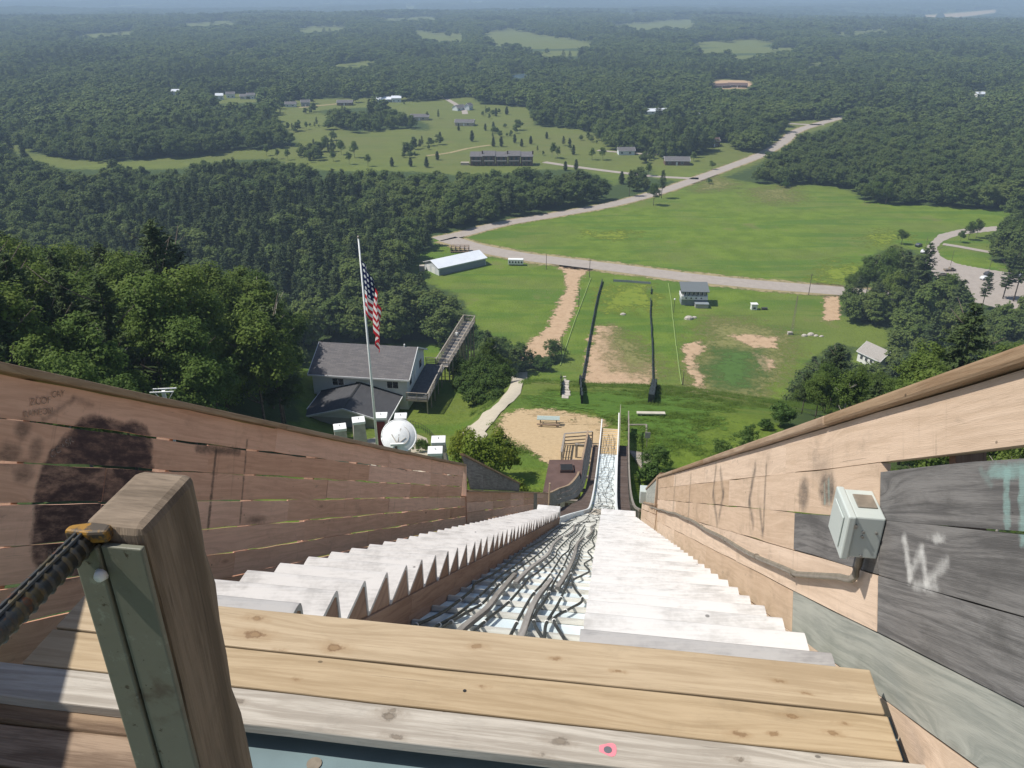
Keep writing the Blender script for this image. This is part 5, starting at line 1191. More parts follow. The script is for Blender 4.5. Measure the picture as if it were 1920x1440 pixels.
mb = MB(); mb.quad([P(wb+.03, -wd+2.2, .5), P(wb+.03, -wd+4.6, .5), P(wb+.03, -wd+4.6, 1.9), P(wb+.03, -wd+2.2, 1.9)]); mb.quad([P(wb+.05, -wd+2.4, .6), P(wb+.05, -wd+4.4, .6), P(wb+.05, -wd+4.4, 1.8), P(wb+.05, -wd+2.4, 1.8)]); mb.build('window', M['glass'], lodge)
mb = MB(); mb.box(P(wb+1.0, -wd+3.5, .05), (2.2, 7, .2), rz=math.atan2(ex.y, ex.x)); mb.build('paved_apron', M['concrete'], lodge)
# deck on the right of the lodge
dk = empty('timber_deck', P(LL+1.5, 4, 0), 'raised dark timber deck with railing on the right of the lodge', 'deck'); DW = 3.2; DZ = 2.6; b0, b1 = -1.2, 11.2
for k in range(10):
    w0 = LL+.1+k*DW/10; mb = MB(); mb.strip(lambda l, c, z: P(c, l, z), [b0, b1], (w0, w0+DW/10-.03), (DZ-.06, DZ)); mb.build('deck_board', M['deckwood'], dk)
for b in lin(b0+.1, b1-.1, 5):
    mb = MB(); mb.box(P(LL+DW-.1, b, DZ/2-.4), (.16, .16, DZ+.7)); mb.build('post', M['fence_gray'], dk)
mb = MB(); mb.strip(lambda l, z, c: P(LL+DW+c, l, z), [b0, b1], (DZ-.32, DZ-.02), (-.03, .03)); mb.strip(lambda l, z, c: P(l, b0+c, z), [LL, LL+DW], (DZ-.32, DZ-.02), (-.03, .03)); mb.build('rim_joist', M['fence_gray'], dk)
def railing(pts, root, h=1.05, nb=3, mat=None, step=1.5):
    mat = mat or M['fence_gray']
    for i in range(len(pts)-1):
        a, b = Vector(pts[i]), Vector(pts[i+1]); L = (b-a).length; n = max(1, int(L/step)); d = (b-a)/L; sd = Vector((-d.y, d.x, 0)).normalized()
        fn = lambda l, z, c: a+d*l+sd*c+Vector((0, 0, z))
        mb = MB(); mb.strip(fn, [0, L], (h-.05, h), (-.08, .08)); mb.build('top_rail', mat, root)
        for q in range(nb): mb = MB(); z_ = .15+q*(h-.25)/max(1, nb); mb.strip(fn, [0, L], (z_, z_+.1), (-.02, .02)); mb.build('rail', mat, root)
        for q in range(n+1): mb = MB(); mb.strip(lambda z, l, c: fn(L*q/n+l, z, c), [-.1, h-.05], (-.045, .045), (-.045, .045)); mb.build('baluster_post', mat, root)
railing([P(LL+.1, b0, DZ), P(LL+DW, b0, DZ), P(LL+DW, b1-2.2, DZ)], dk); railing([P(LL+DW, b1, DZ), P(LL+.1, b1, DZ)], dk)
# boardwalk from the deck to the lookout
bs = P(LL+DW-.4, b1-.8, DZ); be_ = at_z(880, 598, ZG+DZ+2.6); be_.z = bs.z+2.2
bw = empty('boardwalk', Vector((be_.x, be_.y, gz(be_.x, be_.y))), 'raised timber boardwalk on a trestle beyond the lodge deck', 'boardwalk')
d = be_-bs; Lb = d.length; dn = d/Lb; sd = Vector((-dn.y, dn.x, 0)).normalized(); fbw = lambda l, z, c: bs+dn*l+sd*c+Vector((0, 0, z))
n = int(Lb/.34)
plk = None
for k in range(n):
    mb = MB(); mb.strip(lambda c, l, z: fbw(k*Lb/n+l, z, c), [-1.0, 1.0], (0, .29), (-.05, 0)); mb.build('deck_board', M['deckwood'] if k % 3 else M['fence_gray'], bw)
for sg in (-1, 1): railing([fbw(.2, 0, sg*1.0), fbw(Lb, 0, sg*1.0)], bw, 1.05, 3, None, 2.6)
railing([fbw(Lb, 0, -1), fbw(Lb, 0, 1)], bw)
for k in range(9):
    l = Lb*(k+.5)/9
    for sg in (-1, 1):
        q = fbw(l, 0, sg*.95); zb = gz(q.x, q.y); 
        if q.z-zb > .4: mb = MB(); mb.box((q.x, q.y, (q.z+zb)/2-.2), (.2, .2, q.z-zb+.3)); mb.build('trestle_leg', M['fence_gray'], bw)
    q0, q1 = fbw(l, -.2, -.95), fbw(l, -1.8, .95); mb = MB(); mb.tube([q0, q1], .06, 5); mb.build('cross_brace', M['fence_gray'], bw)
# a visitor on the boardwalk
def person(loc, rz, label):
    J = {'pelvis': (0, 0, .92), 'chest': (0, .02, 1.28), 'neck': (0, .03, 1.47), 'head': (0, .06, 1.60), 'top': (0, .06, 1.70), 'ls': (-.19, .02, 1.40), 'le': (-.25, .0, 1.12), 'lh': (-.22, .18, .94), 'rs': (.19, .02, 1.40), 're': (.26, -.03, 1.12), 'rh': (.25, .10, .90), 'lk': (-.11, .10, .50), 'la': (-.12, .0, .08), 'lt': (-.12, .16, .04), 'rk': (.11, .02, .50), 'ra': (.12, -.16, .08), 'rt': (.12, .0, .04), 'lp': (-.10, 0, .88), 'rp': (.10, 0, .88)}
    E = [('pelvis', 'chest'), ('chest', 'neck'), ('neck', 'head'), ('head', 'top'), ('chest', 'ls'), ('ls', 'le'), ('le', 'lh'), ('chest', 'rs'), ('rs', 're'), ('re', 'rh'), ('pelvis', 'lp'), ('lp', 'lk'), ('lk', 'la'), ('la', 'lt'), ('pelvis', 'rp'), ('rp', 'rk'), ('rk', 'ra'), ('ra', 'rt')]
    Rr = {'pelvis': .14, 'chest': .16, 'neck': .055, 'head': .10, 'top': .07, 'ls': .065, 'le': .048, 'lh': .035, 'rs': .065, 're': .048, 'rh': .035, 'lk': .06, 'la': .042, 'lt': .035, 'rk': .06, 'ra': .042, 'rt': .035, 'lp': .10, 'rp': .10}
    ks = list(J); me = bpy.data.meshes.new('person'); me.from_pydata([J[k] for k in ks], [(ks.index(a), ks.index(b)) for a, b in E], [])
    ob = bpy.data.objects.new('person', me); col.objects.link(ob); sk = ob.modifiers.new('skin', 'SKIN'); ob.modifiers.new('sub', 'SUBSURF').levels = 1; ob.modifiers['sub'].render_levels = 2
    for i, k in enumerate(ks): me.skin_vertices[0].data[i].radius = (Rr[k], Rr[k]); me.skin_vertices[0].data[i].use_root = (k == 'pelvis')
    t = NT('visitor_clothing'); z = t.n('SeparateXYZ', Vector=t.n('TexCoord').outputs['Object']).outputs[2]
    c = t.mix(t.mr(z, .88, .90), (.42, .40, .36), (.72, .72, .70)); c = t.mix(t.mr(z, 1.47, 1.49), c, (.42, .26, .19)); c = t.mix(t.mr(z, 1.64, 1.66), c, (.60, .58, .55)); me.materials.append(t.done(c, .8, .2))
    ob.location = loc; ob.rotation_euler = (0, 0, rz); return tag(ob, label, 'person')
person(fbw(Lb*.55, .0, .1), math.atan2(-dn.x, dn.y), 'person in white shirt and pale hat walking along the boardwalk')
# memorial plaza: pillars, dish, flagpole
pil = [(637, 799, 66, 'leftmost white-capped stone pillar behind the left wall', 0), (672, 786, 66, 'tall white-capped pillar second from the left behind the wall', 1), (714, 778, 67, 'white-capped pillar with dark red plaque right of the flagpole', 2), (751, 779, 68, 'white-capped pillar directly above the satellite dish', 2), (822, 823, 58, 'white-capped pillar upper one of the pair right of the dish', 0), (816, 843, 55, 'white-capped pillar lower one of the pair right of the dish', 0)]
for px_, py_, yy, lab, kd in pil:
    r = ray(px_, py_); x = r[0]/r[1]*yy; zt = r[2]/r[1]*yy+CZ; zb = gz(x, yy)-.2; root = empty('memorial_pillar', (x, yy, zb), lab, 'pillar', 'stone pillars round the plaza'); w = 1.05
    h = zt-zb; mb = MB(); rzz = .25 if px_ < 690 else .05; fp = lambda a, b, z: (x+(a*cos(rzz)-b*sin(rzz)), yy+(a*sin(rzz)+b*cos(rzz)), zb+z)
    A = [fp(sx*w*.78, sy*w*.78, 0) for sx, sy in ((-1, -1), (1, -1), (1, 1), (-1, 1))]; B = [fp(sx*w*.5, sy*w*.5, h-.28) for sx, sy in ((-1, -1), (1, -1), (1, 1), (-1, 1))]
    for k in range(4): mb.quad([A[k], A[(k+1) % 4], B[(k+1) % 4], B[k]])
    mb.build('shaft', M['stone'], root)
    mb = MB(); mb.box((x, yy, zt-.14), (w*1.12, w*1.12, .28), rz=rzz); cp_ = mb.build('cap', M['white'], root, bevel=.03)
    mb = MB(); mb.tube([(x, yy, zt), (x, yy, zt+.18)], .03, 6); mb.build('lifting_eye', M['dark_metal'], cp_)
    if kd == 2: mb = MB(); q = [fp(-w*.42, -w*.55, h*.3), fp(w*.42, -w*.55, h*.3), fp(w*.38, -w*.53, h-.4), fp(-w*.38, -w*.53, h-.4)]; q = [(a, b-.12, c) for a, b, c in q]; mb.quad(q); mb.quad([(a, b+.06, c) for a, b, c in q][::-1]); mb.build('plaque', M['red'] if px_ < 730 else M['glass'], root)
r = ray(748, 818); yy = 58.0; x = r[0]/r[1]*yy; z = r[2]/r[1]*yy+CZ
sdish = empty('satellite_dish', (x, yy, gz(x, yy)), 'big white satellite dish pointing up behind the left wall', 'satellite dish')
ax = Vector((.12, -.72, .68)).normalized(); s1 = ax.cross(Vector((0, 0, 1))).normalized(); s2 = s1.cross(ax); Rd = 1.42
def dp(r_, t_, lift=0): return Vector((x, yy, z))+ax*(.45*(1-(r_/Rd)**2)+lift)+s1*r_*cos(t_)+s2*r_*sin(t_)
mb = MB(); rr_ = [.05, .35, .7, 1.05, 1.3, Rd]; n = 32
for i in range(5):
    for k in range(n):
        t0, t1 = 2*pi*k/n, 2*pi*(k+1)/n
        mb.quad([dp(rr_[i], t0), dp(rr_[i], t1), dp(rr_[i+1], t1), dp(rr_[i+1], t0)]); mb.quad([dp(rr_[i], t0, -.04), dp(rr_[i+1], t0, -.04), dp(rr_[i+1], t1, -.04), dp(rr_[i], t1, -.04)])
ref = mb.build('reflector', M['white'], sdish, smooth=True)
mb = MB(); mb.tube([dp(Rd, 2*pi*k/n, .0) for k in range(n)]+[dp(Rd, 0)], .06, 6); mb.build('rim', M['white'], ref, smooth=True)
mb = MB(); mb.tube([dp(.85, 2*pi*k/n+2.2, .02) for k in range(18)], .018, 5); mb.build('stiffener', M['stone'], ref)
mt = Vector((x-.15, yy-1.0, z-.35)); mb = MB(); mb.tube([Vector((mt.x, mt.y, gz(x, yy)-.3)), mt], .11, 8); mb.build('mast', M['dark_metal'], sdish)
mb = MB(); mb.box(mt+Vector((.1, .1, .1)), (1.1, .22, .2), rz=.1); mb.build('mount_arm', M['white'], sdish, bevel=.03)
for t_ in (.2, 1.9, 3.6): mb = MB(); mb.tube([dp(.6, t_), mt+Vector((.1, .15, .1))], .045, 6); mb.build('mount_strut', M['stone'], sdish)
yy = 62.0; r = ray(708, 835); x = r[0]/r[1]*yy; zt = ray(671, 447)[2]/ray(671, 447)[1]*yy+CZ; zb = gz(x, yy); xt = ray(672, 447)[0]/ray(672, 447)[1]*yy
fp_ = empty('flagpole', (x, yy, zb), 'tall pale flagpole behind the left wall', 'flagpole')
xp = lambda z: x+(xt-x)*(z-zb)/(zt-zb)
mb = MB(); mb.tube([(x, yy, zb-.3), (xp((zb+zt)/2), yy, (zb+zt)/2), (xt, yy, zt)], [.12, .10, .06], 10); mb.build('pole', M['white'], fp_, smooth=True)
mb = MB(); mb.tube([(xt, yy, zt), (xt, yy, zt+.1), (xt, yy, zt+.22)], [.06, .12, .04], 8); mb.build('finial', M['conduit'], fp_, smooth=True)
# limp flag
def flag_mat():
    t = NT('flag_cloth'); uv = t.n('UVMap').outputs[0]; s = t.n('SeparateXYZ', Vector=uv); U, V = s.outputs[0], s.outputs[1]
    st = t.math('MODULO', t.math('FLOOR', t.math('MULTIPLY', V, 13.0)), 2.0)
    c = t.mix(st, (.50, .022, .034), (.80, .78, .76)); can = t.math('MULTIPLY', t.math('LESS_THAN', U, .40), t.math('LESS_THAN', V, 7/13.))
    gx = t.math('SUBTRACT', t.math('FRACT', t.math('MULTIPLY', U, 15.0)), .5); gy = t.math('SUBTRACT', t.math('FRACT', t.math('MULTIPLY', V, 9.3)), .5)
    star = t.math('LESS_THAN', t.math('ADD', t.math('MULTIPLY', gx, gx), t.math('MULTIPLY', gy, gy)), .075)
    c = t.mix(can, c, t.mix(star, (.012, .018, .075), (.72, .72, .72))); tl = t.n('BsdfTranslucent', Color=c); mx = t.n('MixShader', i0=.3); t.done(c, .8, .1)
    t.link(t.b.outputs[0], mx.inputs[1]); t.link(tl.outputs[0], mx.inputs[2]); t.link(mx.outputs[0], t.out.inputs[0]); return t.m
zf = ray(674, 487)[2]/ray(674, 487)[1]*yy+CZ; Hh, Lf = 4.5, 6.6; na_, nb_ = 60, 40; mb = MB()
def fpt(a, b):
    zz = zf-b*Hh*(1-.18*a)-(4.3*a**1.1); sp = 1.75*(1-math.exp(-2.8*a))*(1-.40*b*a)+.06
    fold = .22*sin(a*10+b*1.5)*(.3+.7*a); out = sp*(.85+.15*sin(a*21+1))
    return (xp(zz)*1.0+out*.92+.10*sin(a*17+b*3), yy-.12-fold-.45*out, zz)
for i in range(na_):
    for j in range(nb_):
        a0, a1, q0, q1 = i/na_, (i+1)/na_, j/nb_, (j+1)/nb_; mb.quad([fpt(a0, q0), fpt(a1, q0), fpt(a1, q1), fpt(a0, q1)], [(a0, q0), (a1, q0), (a1, q1), (a0, q1)])
fl_ = mb.build('flag', flag_mat(), None, smooth=True); tag(fl_, 'red white and blue striped flag hanging limp on the flagpole', 'flag')
# lift frame on the left, plaza railing, hut, picnic table
r = ray(306, 733); yy = 66.0; x = r[0]/r[1]*yy; z = r[2]/r[1]*yy+CZ
lt = empty('lift_frame', (x, yy, gz(x, yy)), 'white metal T-frame mast showing over the left wall', 'mast')
mb = MB(); mb.box((x, yy, (z+gz(x, yy))/2), (.3, .3, z-gz(x, yy)), rz=.2); mb.build('mast', M['white'], lt)
for dy in (-.35, .35): mb = MB(); mb.box((x, yy+dy, z+.05), (2.1, .12, .1), rz=.1); mb.build('cross_bar', M['white'], lt)
for sx in (-.95, .95): mb = MB(); mb.tube([(x+sx, yy, z), (x+sx*.2, yy, z-1.1)], .035, 5); mb.build('stay', M['white'], lt)
mb = MB(); mb.box((x+1.0, yy-1, z-1.55), (1.3, .5, .18)); mb.build('platform', M['stone'], lt)
pr = empty('plaza_railing', hit(790, 812), 'thin black iron railing around the plaza', 'railing')
pts = [hit(*p)+Vector((0, 0, 0)) for p in ((770, 800), (790, 806), (806, 818), (818, 832))]
for i in range(3):
    a, b = pts[i], pts[i+1]
    for h in (.5, .95): mb = MB(); mb.tube([a+Vector((0, 0, h)), b+Vector((0, 0, h))], .025, 5); mb.build('rail', M['black'], pr)
    for k in range(4): q = a+(b-a)*k/4; mb = MB(); mb.tube([q-Vector((0, 0, .1)), q+Vector((0, 0, 1.0))], .025, 5); mb.build('post', M['black'], pr)
for k, (px_, py_) in enumerate(((795, 835), (800, 842), (788, 848))): x, y = at_px(px_, py_); plant('bush', x, y, .35+.05*k, ['brownish shrub in the plaza planter', 'small shrub in front of the plaza planter', 'small shrub beside the satellite dish'][k], 'bush')
# brown hut beside the track
hz = -29.6; C4 = [at_z(*p, hz) for p in ((1030, 862), (1094, 862), (1086, 926), (1018, 922))]
hut = empty('hut', Vector((sum(c.x for c in C4)/4, sum(c.y for c in C4)/4, gz(C4[2].x, C4[2].y))), 'hut with flat dark brown roof left of the far track', 'hut')
A = C4; B = [c-Vector((0, 0, .25)) for c in C4]; mb = MB(); mb.quad(A); mb.quad(B[::-1])
for k in range(4): mb.quad([A[k], B[k], B[(k+1) % 4], A[(k+1) % 4]])
hr_ = mb.build('roof', M['brown_roof'], hut)
cen = sum(C4, Vector())/4; I = [cen+(c-cen)*.92 for c in C4]; mb = MB()
for k in range(4): a, b = I[k], I[(k+1) % 4]; mb.quad([(a.x, a.y, a.z-.2), (b.x, b.y, b.z-.2), (b.x, b.y, hut.location.z-4), (a.x, a.y, hut.location.z-4)])
mb.build('wall', M['brownwall'], hut)
h0 = at_z(1050, 883, hz); h1 = at_z(1074, 876, hz); mb = MB(); mb.box(((h0.x+h1.x)/2, (h0.y+h1.y)/2, hz+CZ+.1), (abs(h1.x-h0.x), 1.0, .22)); hm = mb.build('roof_hatch', M['brown_roof'], hr_)
mb = MB(); mb.box(((h0.x+h1.x)/2, (h0.y+h1.y)/2-.1, hz+CZ+.22), (abs(h1.x-h0.x)*.9, .75, .03)); mb.build('hatch_opening', M['black'], hr_)
yd = empty('yard_fence', at_px(1085, 845)+(0,) if False else hit(1085, 845), 'grey timber rail fence behind the brown hut', 'fence'); Z1 = .0
q = [hit(*p) for p in ((1052, 872), (1058, 836), (1110, 832), (1116, 838))]
railing([q[0], q[1]], yd, 1.3, 3, None, 1.6); railing([q[1], q[2]], yd, 1.3, 3, None, 1.6)
def picnic(px_, py_, lab, rz, sc=1.0):
    p = hit(px_, py_); root = empty('picnic_table', p, lab, 'picnic table'); F = lambda a, b, z: p+Vector((a*cos(rz)-b*sin(rz), a*sin(rz)+b*cos(rz), z))*sc
    for k in range(4): mb = MB(); mb.strip(F, [-1.05, 1.05], (-.38+k*.2, -.38+k*.2+.17), (.72, .77)); mb.build('top_board', M['table'], root)
    for s in (-.82, .64):
        mb = MB(); mb.strip(F, [-1.05, 1.05], (s, s+.22), (.42, .47)); mb.build('seat', M['old'], root)
    for a in (-.75, .75):
        mb = MB(); mb.strip(lambda l, b, c: F(a+c, l, b), [-.8, .8], (.36, .42), (-.03, .03)); mb.build('cross_bar', M['old'], root)
        for s in (-1, 1): mb = MB(); mb.tube([F(a, s*.6, -.02), F(a, s*.2, .72)], .05, 5); mb.build('leg', M['old'], root)
M['table'] = flat('pale_green_table_boards', (.36, .42, .38), .7, var=.1)
picnic(1028, 797, 'pale topped picnic table on the tan gravel', -.06, 1.05)
mb = MB(); p = hit(1220, 780); mb.box(p+Vector((0, 0, .35)), (2.9, .5, .12), rz=-.03); mb.box(p+Vector((-1, 0, .15)), (.12, .4, .4)); mb.box(p+Vector((1, 0, .15)), (.12, .4, .4)); tag(mb.build('plank_bench', M['concrete']), 'pale plank bench on the grass right of the take-off', 'bench')
fr_b = empty('edging_timbers', hit(1205, 805), 'two grey timbers lying square in the grass right of the track', 'timbers')
for a, b in (((1178, 798), (1212, 798)), ((1212, 798), (1212, 812))): pa, pb = hit(*a), hit(*b); mb = MB(); mb.tube([pa+Vector((0, 0, .1)), pb+Vector((0, 0, .1))], .09, 5); mb.build('timber', M['fence_gray'], fr_b)
p = hit(1212, 840); sg_ = empty('small_sign', p, 'small pale sign on a post right of the track', 'sign'); mb = MB(); mb.tube([p, p+Vector((0, 0, 1.3))], .03, 5); mb.build('post', M['fence_gray'], sg_); mb = MB(); mb.box(p+Vector((0, -.04, 1.35)), (.5, .03, .6)); mb.build('board', M['stone'], sg_)
def wooden_steps(pts, lab, w):
    root = empty('hillside_steps', hit(*pts[-1]), lab, 'steps'); a, b = hit(*pts[0]), hit(*pts[-1]); n = 14
    for k in range(n):
        q = a+(b-a)*(k+.5)/n; q.z = gz(q.x, q.y)+.08; mb = MB(); mb.box(q, (w, .3, .14), rz=-.3); mb.build('step', M['fence_gray'], root)
wooden_steps([(1196, 850), (1222, 885)], 'grey timber steps on the slope right of the track', 1.6)
# fences on the landing hill and outrun
def net_fence(name, pts, h, mat, lab, rail=True, thick=.05, step=6, cat='fence'):
    P_ = [hit(*p) for p in pts]; root = empty(name, P_[0], lab, cat)
    for i in range(len(P_)-1):
        a, b = P_[i], P_[i+1]; n = max(1, int((b-a).length/step))
        for k in range(n):
            q0 = a+(b-a)*k/n; q1 = a+(b-a)*(k+1)/n; q0.z = gz(q0.x, q0.y); q1.z = gz(q1.x, q1.y); d = (q1-q0); L = d.length; d /= L; sd = Vector((-d.y, d.x, 0)).normalized()
            jt = random.uniform(-.12, .12)
            mb = MB(); mb.strip(lambda l, z, c: q0+d*l+sd*(c+jt*l/L)+Vector((0, 0, z)), [0, L], (.05 if h > .3 else -.05, h), (-thick, thick)); mb.build('panel', mat, root)
            mb = MB(); mb.tube([q0-Vector((0, 0, .2)), q0+Vector((0, 0, h+.12))], .05, 5); mb.build('post', M['dark_metal'], root)
    return root
M['net'] = flat('dark_snow_fence', (.022, .03, .032), .8, var=.3, scale=.5); M['rope'] = flat('yellow_green_rope', (.22, .30, .08), .7)
net_fence('snow_fence', [(1129, 528), (1120, 560), (1110, 610), (1101, 660), (1092, 715)], 1.15, M['net'], 'black snow fence along the left of the outrun', thick=.16)
net_fence('snow_fence', [(1220, 563), (1219, 585), (1221, 620), (1223, 660), (1224, 718)], .95, M['net'], 'black snow fence along the right of the outrun', thick=.14)
net_fence('snow_fence', [(1221, 542), (1220, 552)], .95, M['net'], 'short black fence piece by the far right outrun corner', thick=.12)
net_fence('banner_board', [(1150, 528), (1184, 530), (1220, 533)], 1.0, M['gray_wall'], 'low grey banner board across the far end of the outrun', thick=.06, cat='board')
net_fence('rope_fence', [(1108, 522), (1090, 570), (1075, 610), (1060, 655), (1050, 686)], .30, M['rope'], 'yellow-green rope fence left of the outrun', thick=.12, step=14)
net_fence('rope_fence', [(1253, 532), (1258, 560), (1262, 600), (1268, 650), (1277, 722)], .30, M['rope'], 'yellow-green rope fence right of the outrun', thick=.12, step=14)
net_fence('net_fence', [(1087, 716), (1089, 735), (1092, 758)], 1.1, M['net'], 'dark net fence on the knoll left of the landing', thick=.1, step=3)
net_fence('net_fence', [(1228, 722), (1224, 740), (1220, 758)], 1.25, M['net'], 'bunched black net on the knoll right of the landing', thick=.32, step=3)
net_fence('net_fence', [(1050, 705), (1051, 742)], 1.0, M['rope'], 'thin wire fence on the knoll by the stone row', thick=.02, step=3)
st_ = empty('stone_steps', hit(1060, 725), 'row of pale stones stepping up the knoll', 'stones')
for k in range(9):
    q = hit(1060+random.uniform(-2, 2), 707+k*5); mb = MB(); mb.box(q+Vector((0, 0, .1)), (.9+random.uniform(-.2, .2), .7, .3), rz=random.uniform(-.3, .3)); mb.build('stone', M['stone'], st_, bevel=.08)
def pole(px_, py_, h, lab, name='utility_pole', cat='pole', group=None, arm=True, r=.13):
    p = hit(px_, py_); root = empty(name, p, lab, cat, group); mb = MB(); mb.tube([p-Vector((0, 0, .3)), p+Vector((0, 0, h))], [r*1.2, r*.8], 7); mb.build('shaft', M['bark'], root)
    if arm: mb = MB(); mb.box(p+Vector((0, 0, h-.6)), (1.6, .12, .12)); mb.build('cross_arm', M['bark'], root)
    return root
pole(1105, 520, 8.0, 'utility pole at the head of the rope fence', arm=True); pole(1085, 575, 7.5, 'thin pole beside the sandy drive', arm=False); pole(1053, 665, 7.5, 'thin pole near the foot of the sandy drive', arm=False); pole(1024, 505, 7.0, 'thin pole by the access road left of the sandy drive', arm=False); pole(1516, 553, 9.0, 'utility pole by the access road near the right wood', arm=True)
pole(1280, 722, 4.5, 'short dark post beside the right rope fence', 'post', 'post', None, False)
def lamp(px_, py_, h, lab):
    p = hit(px_, py_); root = empty('lamp_post', p, lab, 'lamp post'); mb = MB(); mb.tube([p, p+Vector((0, 0, h))], .09, 6); mb.build('shaft', M['dark_metal'], root); mb = MB(); mb.tube([p+Vector((0, 0, h)), p+Vector((0, 0, h+.35)), p+Vector((0, 0, h+.7))], [.2, .38, .15], 8); mb.build('globe', M['white'], root, smooth=True)
lamp(1263, 586, 5.0, 'white globe lamp left of the judges building')
p = hit(1484, 627); ms = empty('lattice_mast', p, 'slim lattice mast standing in the field', 'mast')
for k in range(3): t_ = 2.09*k; mb = MB(); mb.tube([p+Vector((.5*cos(t_), .5*sin(t_), 0)), p+Vector((.12*cos(t_), .12*sin(t_), 14.5))], .06, 4); mb.build('leg', M['conduit'], ms)
for k in range(9): z_ = .8+k*1.5; w_ = .5-.38*z_/14.5; mb = MB(); mb.tube([p+Vector((w_*cos(t), w_*sin(t), z_)) for t in (0, 2.09, 4.19, 6.28)], .035, 4); mb.build('brace', M['conduit'], ms)
mb = MB(); mb.box(p+Vector((-.6, 0, .5)), (1.6, 1.2, 1.0)); mb.build('base_box', M['stone'], ms)
# judges building
zp = -110.0; a_ = hit(1277, 572); b_ = hit(1324, 573); ex = Vector((b_.x-a_.x, b_.y-a_.y, 0)); Lj = ex.length; ex.normalize(); ey = Vector((-ex.y, ex.x, 0)); oj = Vector((a_.x, a_.y, CZ+zp))
jd = empty('judges_building', oj+ex*Lj/2, 'grey two-storey judges building with a row of open bays beside the road', 'building'); Pj = lambda a, b, z: oj+ex*a+ey*b+Vector((0, 0, z))
mb = MB(); mb.strip(lambda l, z, c: Pj(l, c, z), [0, Lj], (-.3, 2.6), (0, 5.5)); mb.build('lower_wall', M['gray_wall'], jd)
mb = MB(); mb.strip(lambda l, z, c: Pj(l, c, z), [-.3, Lj+.2], (2.62, 4.0), (-.9, 5.6)); mb.build('gallery_front', M['trim'], jd)
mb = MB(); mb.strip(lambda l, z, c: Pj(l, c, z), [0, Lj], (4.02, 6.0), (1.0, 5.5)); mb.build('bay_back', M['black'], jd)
nb2 = 6
for k in range(nb2+1): a = k*Lj/nb2; mb = MB(); mb.strip(lambda z, l, c: Pj(a+l, c, z), [4.0, 6.0], (-.10, .10), (-.75, -.55)); mb.build('bay_post', M['trim'], jd)
for k in range(nb2): a = (k+.5)*Lj/nb2; mb = MB(); mb.strip(lambda z, l, c: Pj(a+l, c, z), [4.0, 5.7], (-.45, .2), (-.2, -.1)); mb.build('bay_screen', M['siding_gray'], jd)
for k in range(4): a = (k+.8)*Lj/5; mb = MB(); mb.strip(lambda z, l, c: Pj(a+l, c, z), [3.0, 3.5], (-.3, .3), (-.95, -.905)); mb.build('vent', M['black'], jd)
mb = MB(); A = [Pj(-.6, -1.3, 6.0), Pj(Lj+.6, -1.3, 6.0), Pj(Lj+.6, 6.2, 7.6), Pj(-.6, 6.2, 7.6)]; B = [v_-Vector((0, 0, .22)) for v_ in A]; mb.quad(A); mb.quad(B[::-1])
for k in range(4): mb.quad([A[k], B[k], B[(k+1) % 4], A[(k+1) % 4]])
mb.build('roof', flat('bluegrey_roof', (.13, .145, .15), .8, var=.08), jd)
mb = MB(); mb.strip(lambda l, z, c: Pj(l, c, z), [Lj*.52, Lj+.3], (-.3, 1.6), (-3.2, -.02)); mb.build('lean_to', M['siding_gray'], jd)
mb = MB(); mb.strip(lambda l, z, c: Pj(l, c, z), [Lj*.5, Lj+.5], (1.62, 1.78), (-3.5, -.02)); mb.build('lean_to_roof', M['gray_wall'], jd)
# long white shed, trailer, stands, other sheds
a_ = at_z(823, 517, zp); b_ = hit(911, 497); ex = Vector((b_.x-a_.x, b_.y-a_.y, 0)); Ls = ex.length; ex.normalize(); ey = Vector((-ex.y, ex.x, 0))
shed, Ps = gable_house('long_shed', Vector((a_.x, a_.y, CZ+zp)), ex, ey, Ls, 11.5, 3.4, 2.0, (M['siding'], M['metal_roof'], M['trim']), 'long shed with white metal roof beside the wood', 'shed', None, .5)
mb = MB(); mb.strip(lambda l, z, c: Ps(l, c, z), [.5, Ls-.3], (-.2, 2.7), (-.06, -.02)); mb.build('dark_side', M['gray_wall'], shed)  # blue-grey panel paints the shade on the shed's long side
for b_2, w2 in ((3.0, 2.6), (7.0, 2.6)): mb = MB(); mb.strip(lambda l, z, c: Ps(c, l, z), [b_2, b_2+w2], (0, 2.7), (-.06, -.02)); mb.build('door', M['white'], shed)
mb = MB(); mb.box(Ps(-2, 10.5, 1.2), (2.2, 2.2, 2.4)); mb.build('lean_to', M['stone'], shed)
p = hit(967, 497); tl_ = empty('trailer', p, 'white site trailer with dark windows on the grass by the access road', 'trailer'); mb = MB(); mb.box(p+Vector((0, 0, 1.75)), (6.8, 2.4, 2.3), rz=-.07); bd = mb.build('body', M['white'], tl_, bevel=.08)
for k in range(5): mb = MB(); mb.box(p+Vector((-2.7+k*1.32, -1.24-(-2.7+k*1.32)*.07, 1.7)), (.62, .06, .8), rz=-.07); mb.build('window', M['glass'], tl_)
for k in (-1.2, 1.2): mb = MB(); mb.tube([p+Vector((k, -1.1, .35)), p+Vector((k, -.8, .35))], .36, 12); mb.build('wheel', M['black'], tl_)
p = hit(862, 474); bl = empty('bleachers', p, 'dark timber grandstand behind the white shed', 'grandstand')
for k in range(5): mb = MB(); mb.box(p+Vector((0, k*.9, .5+k*.55)), (9, .8, .15), rz=-.05); mb.build('row', M['old'], bl)
for k in range(5): mb = MB(); mb.box(p+Vector((-4.2+k*2.1, 2.2, 1.3)), (.2, 4, 2.6)); mb.build('frame', M['old'], bl)
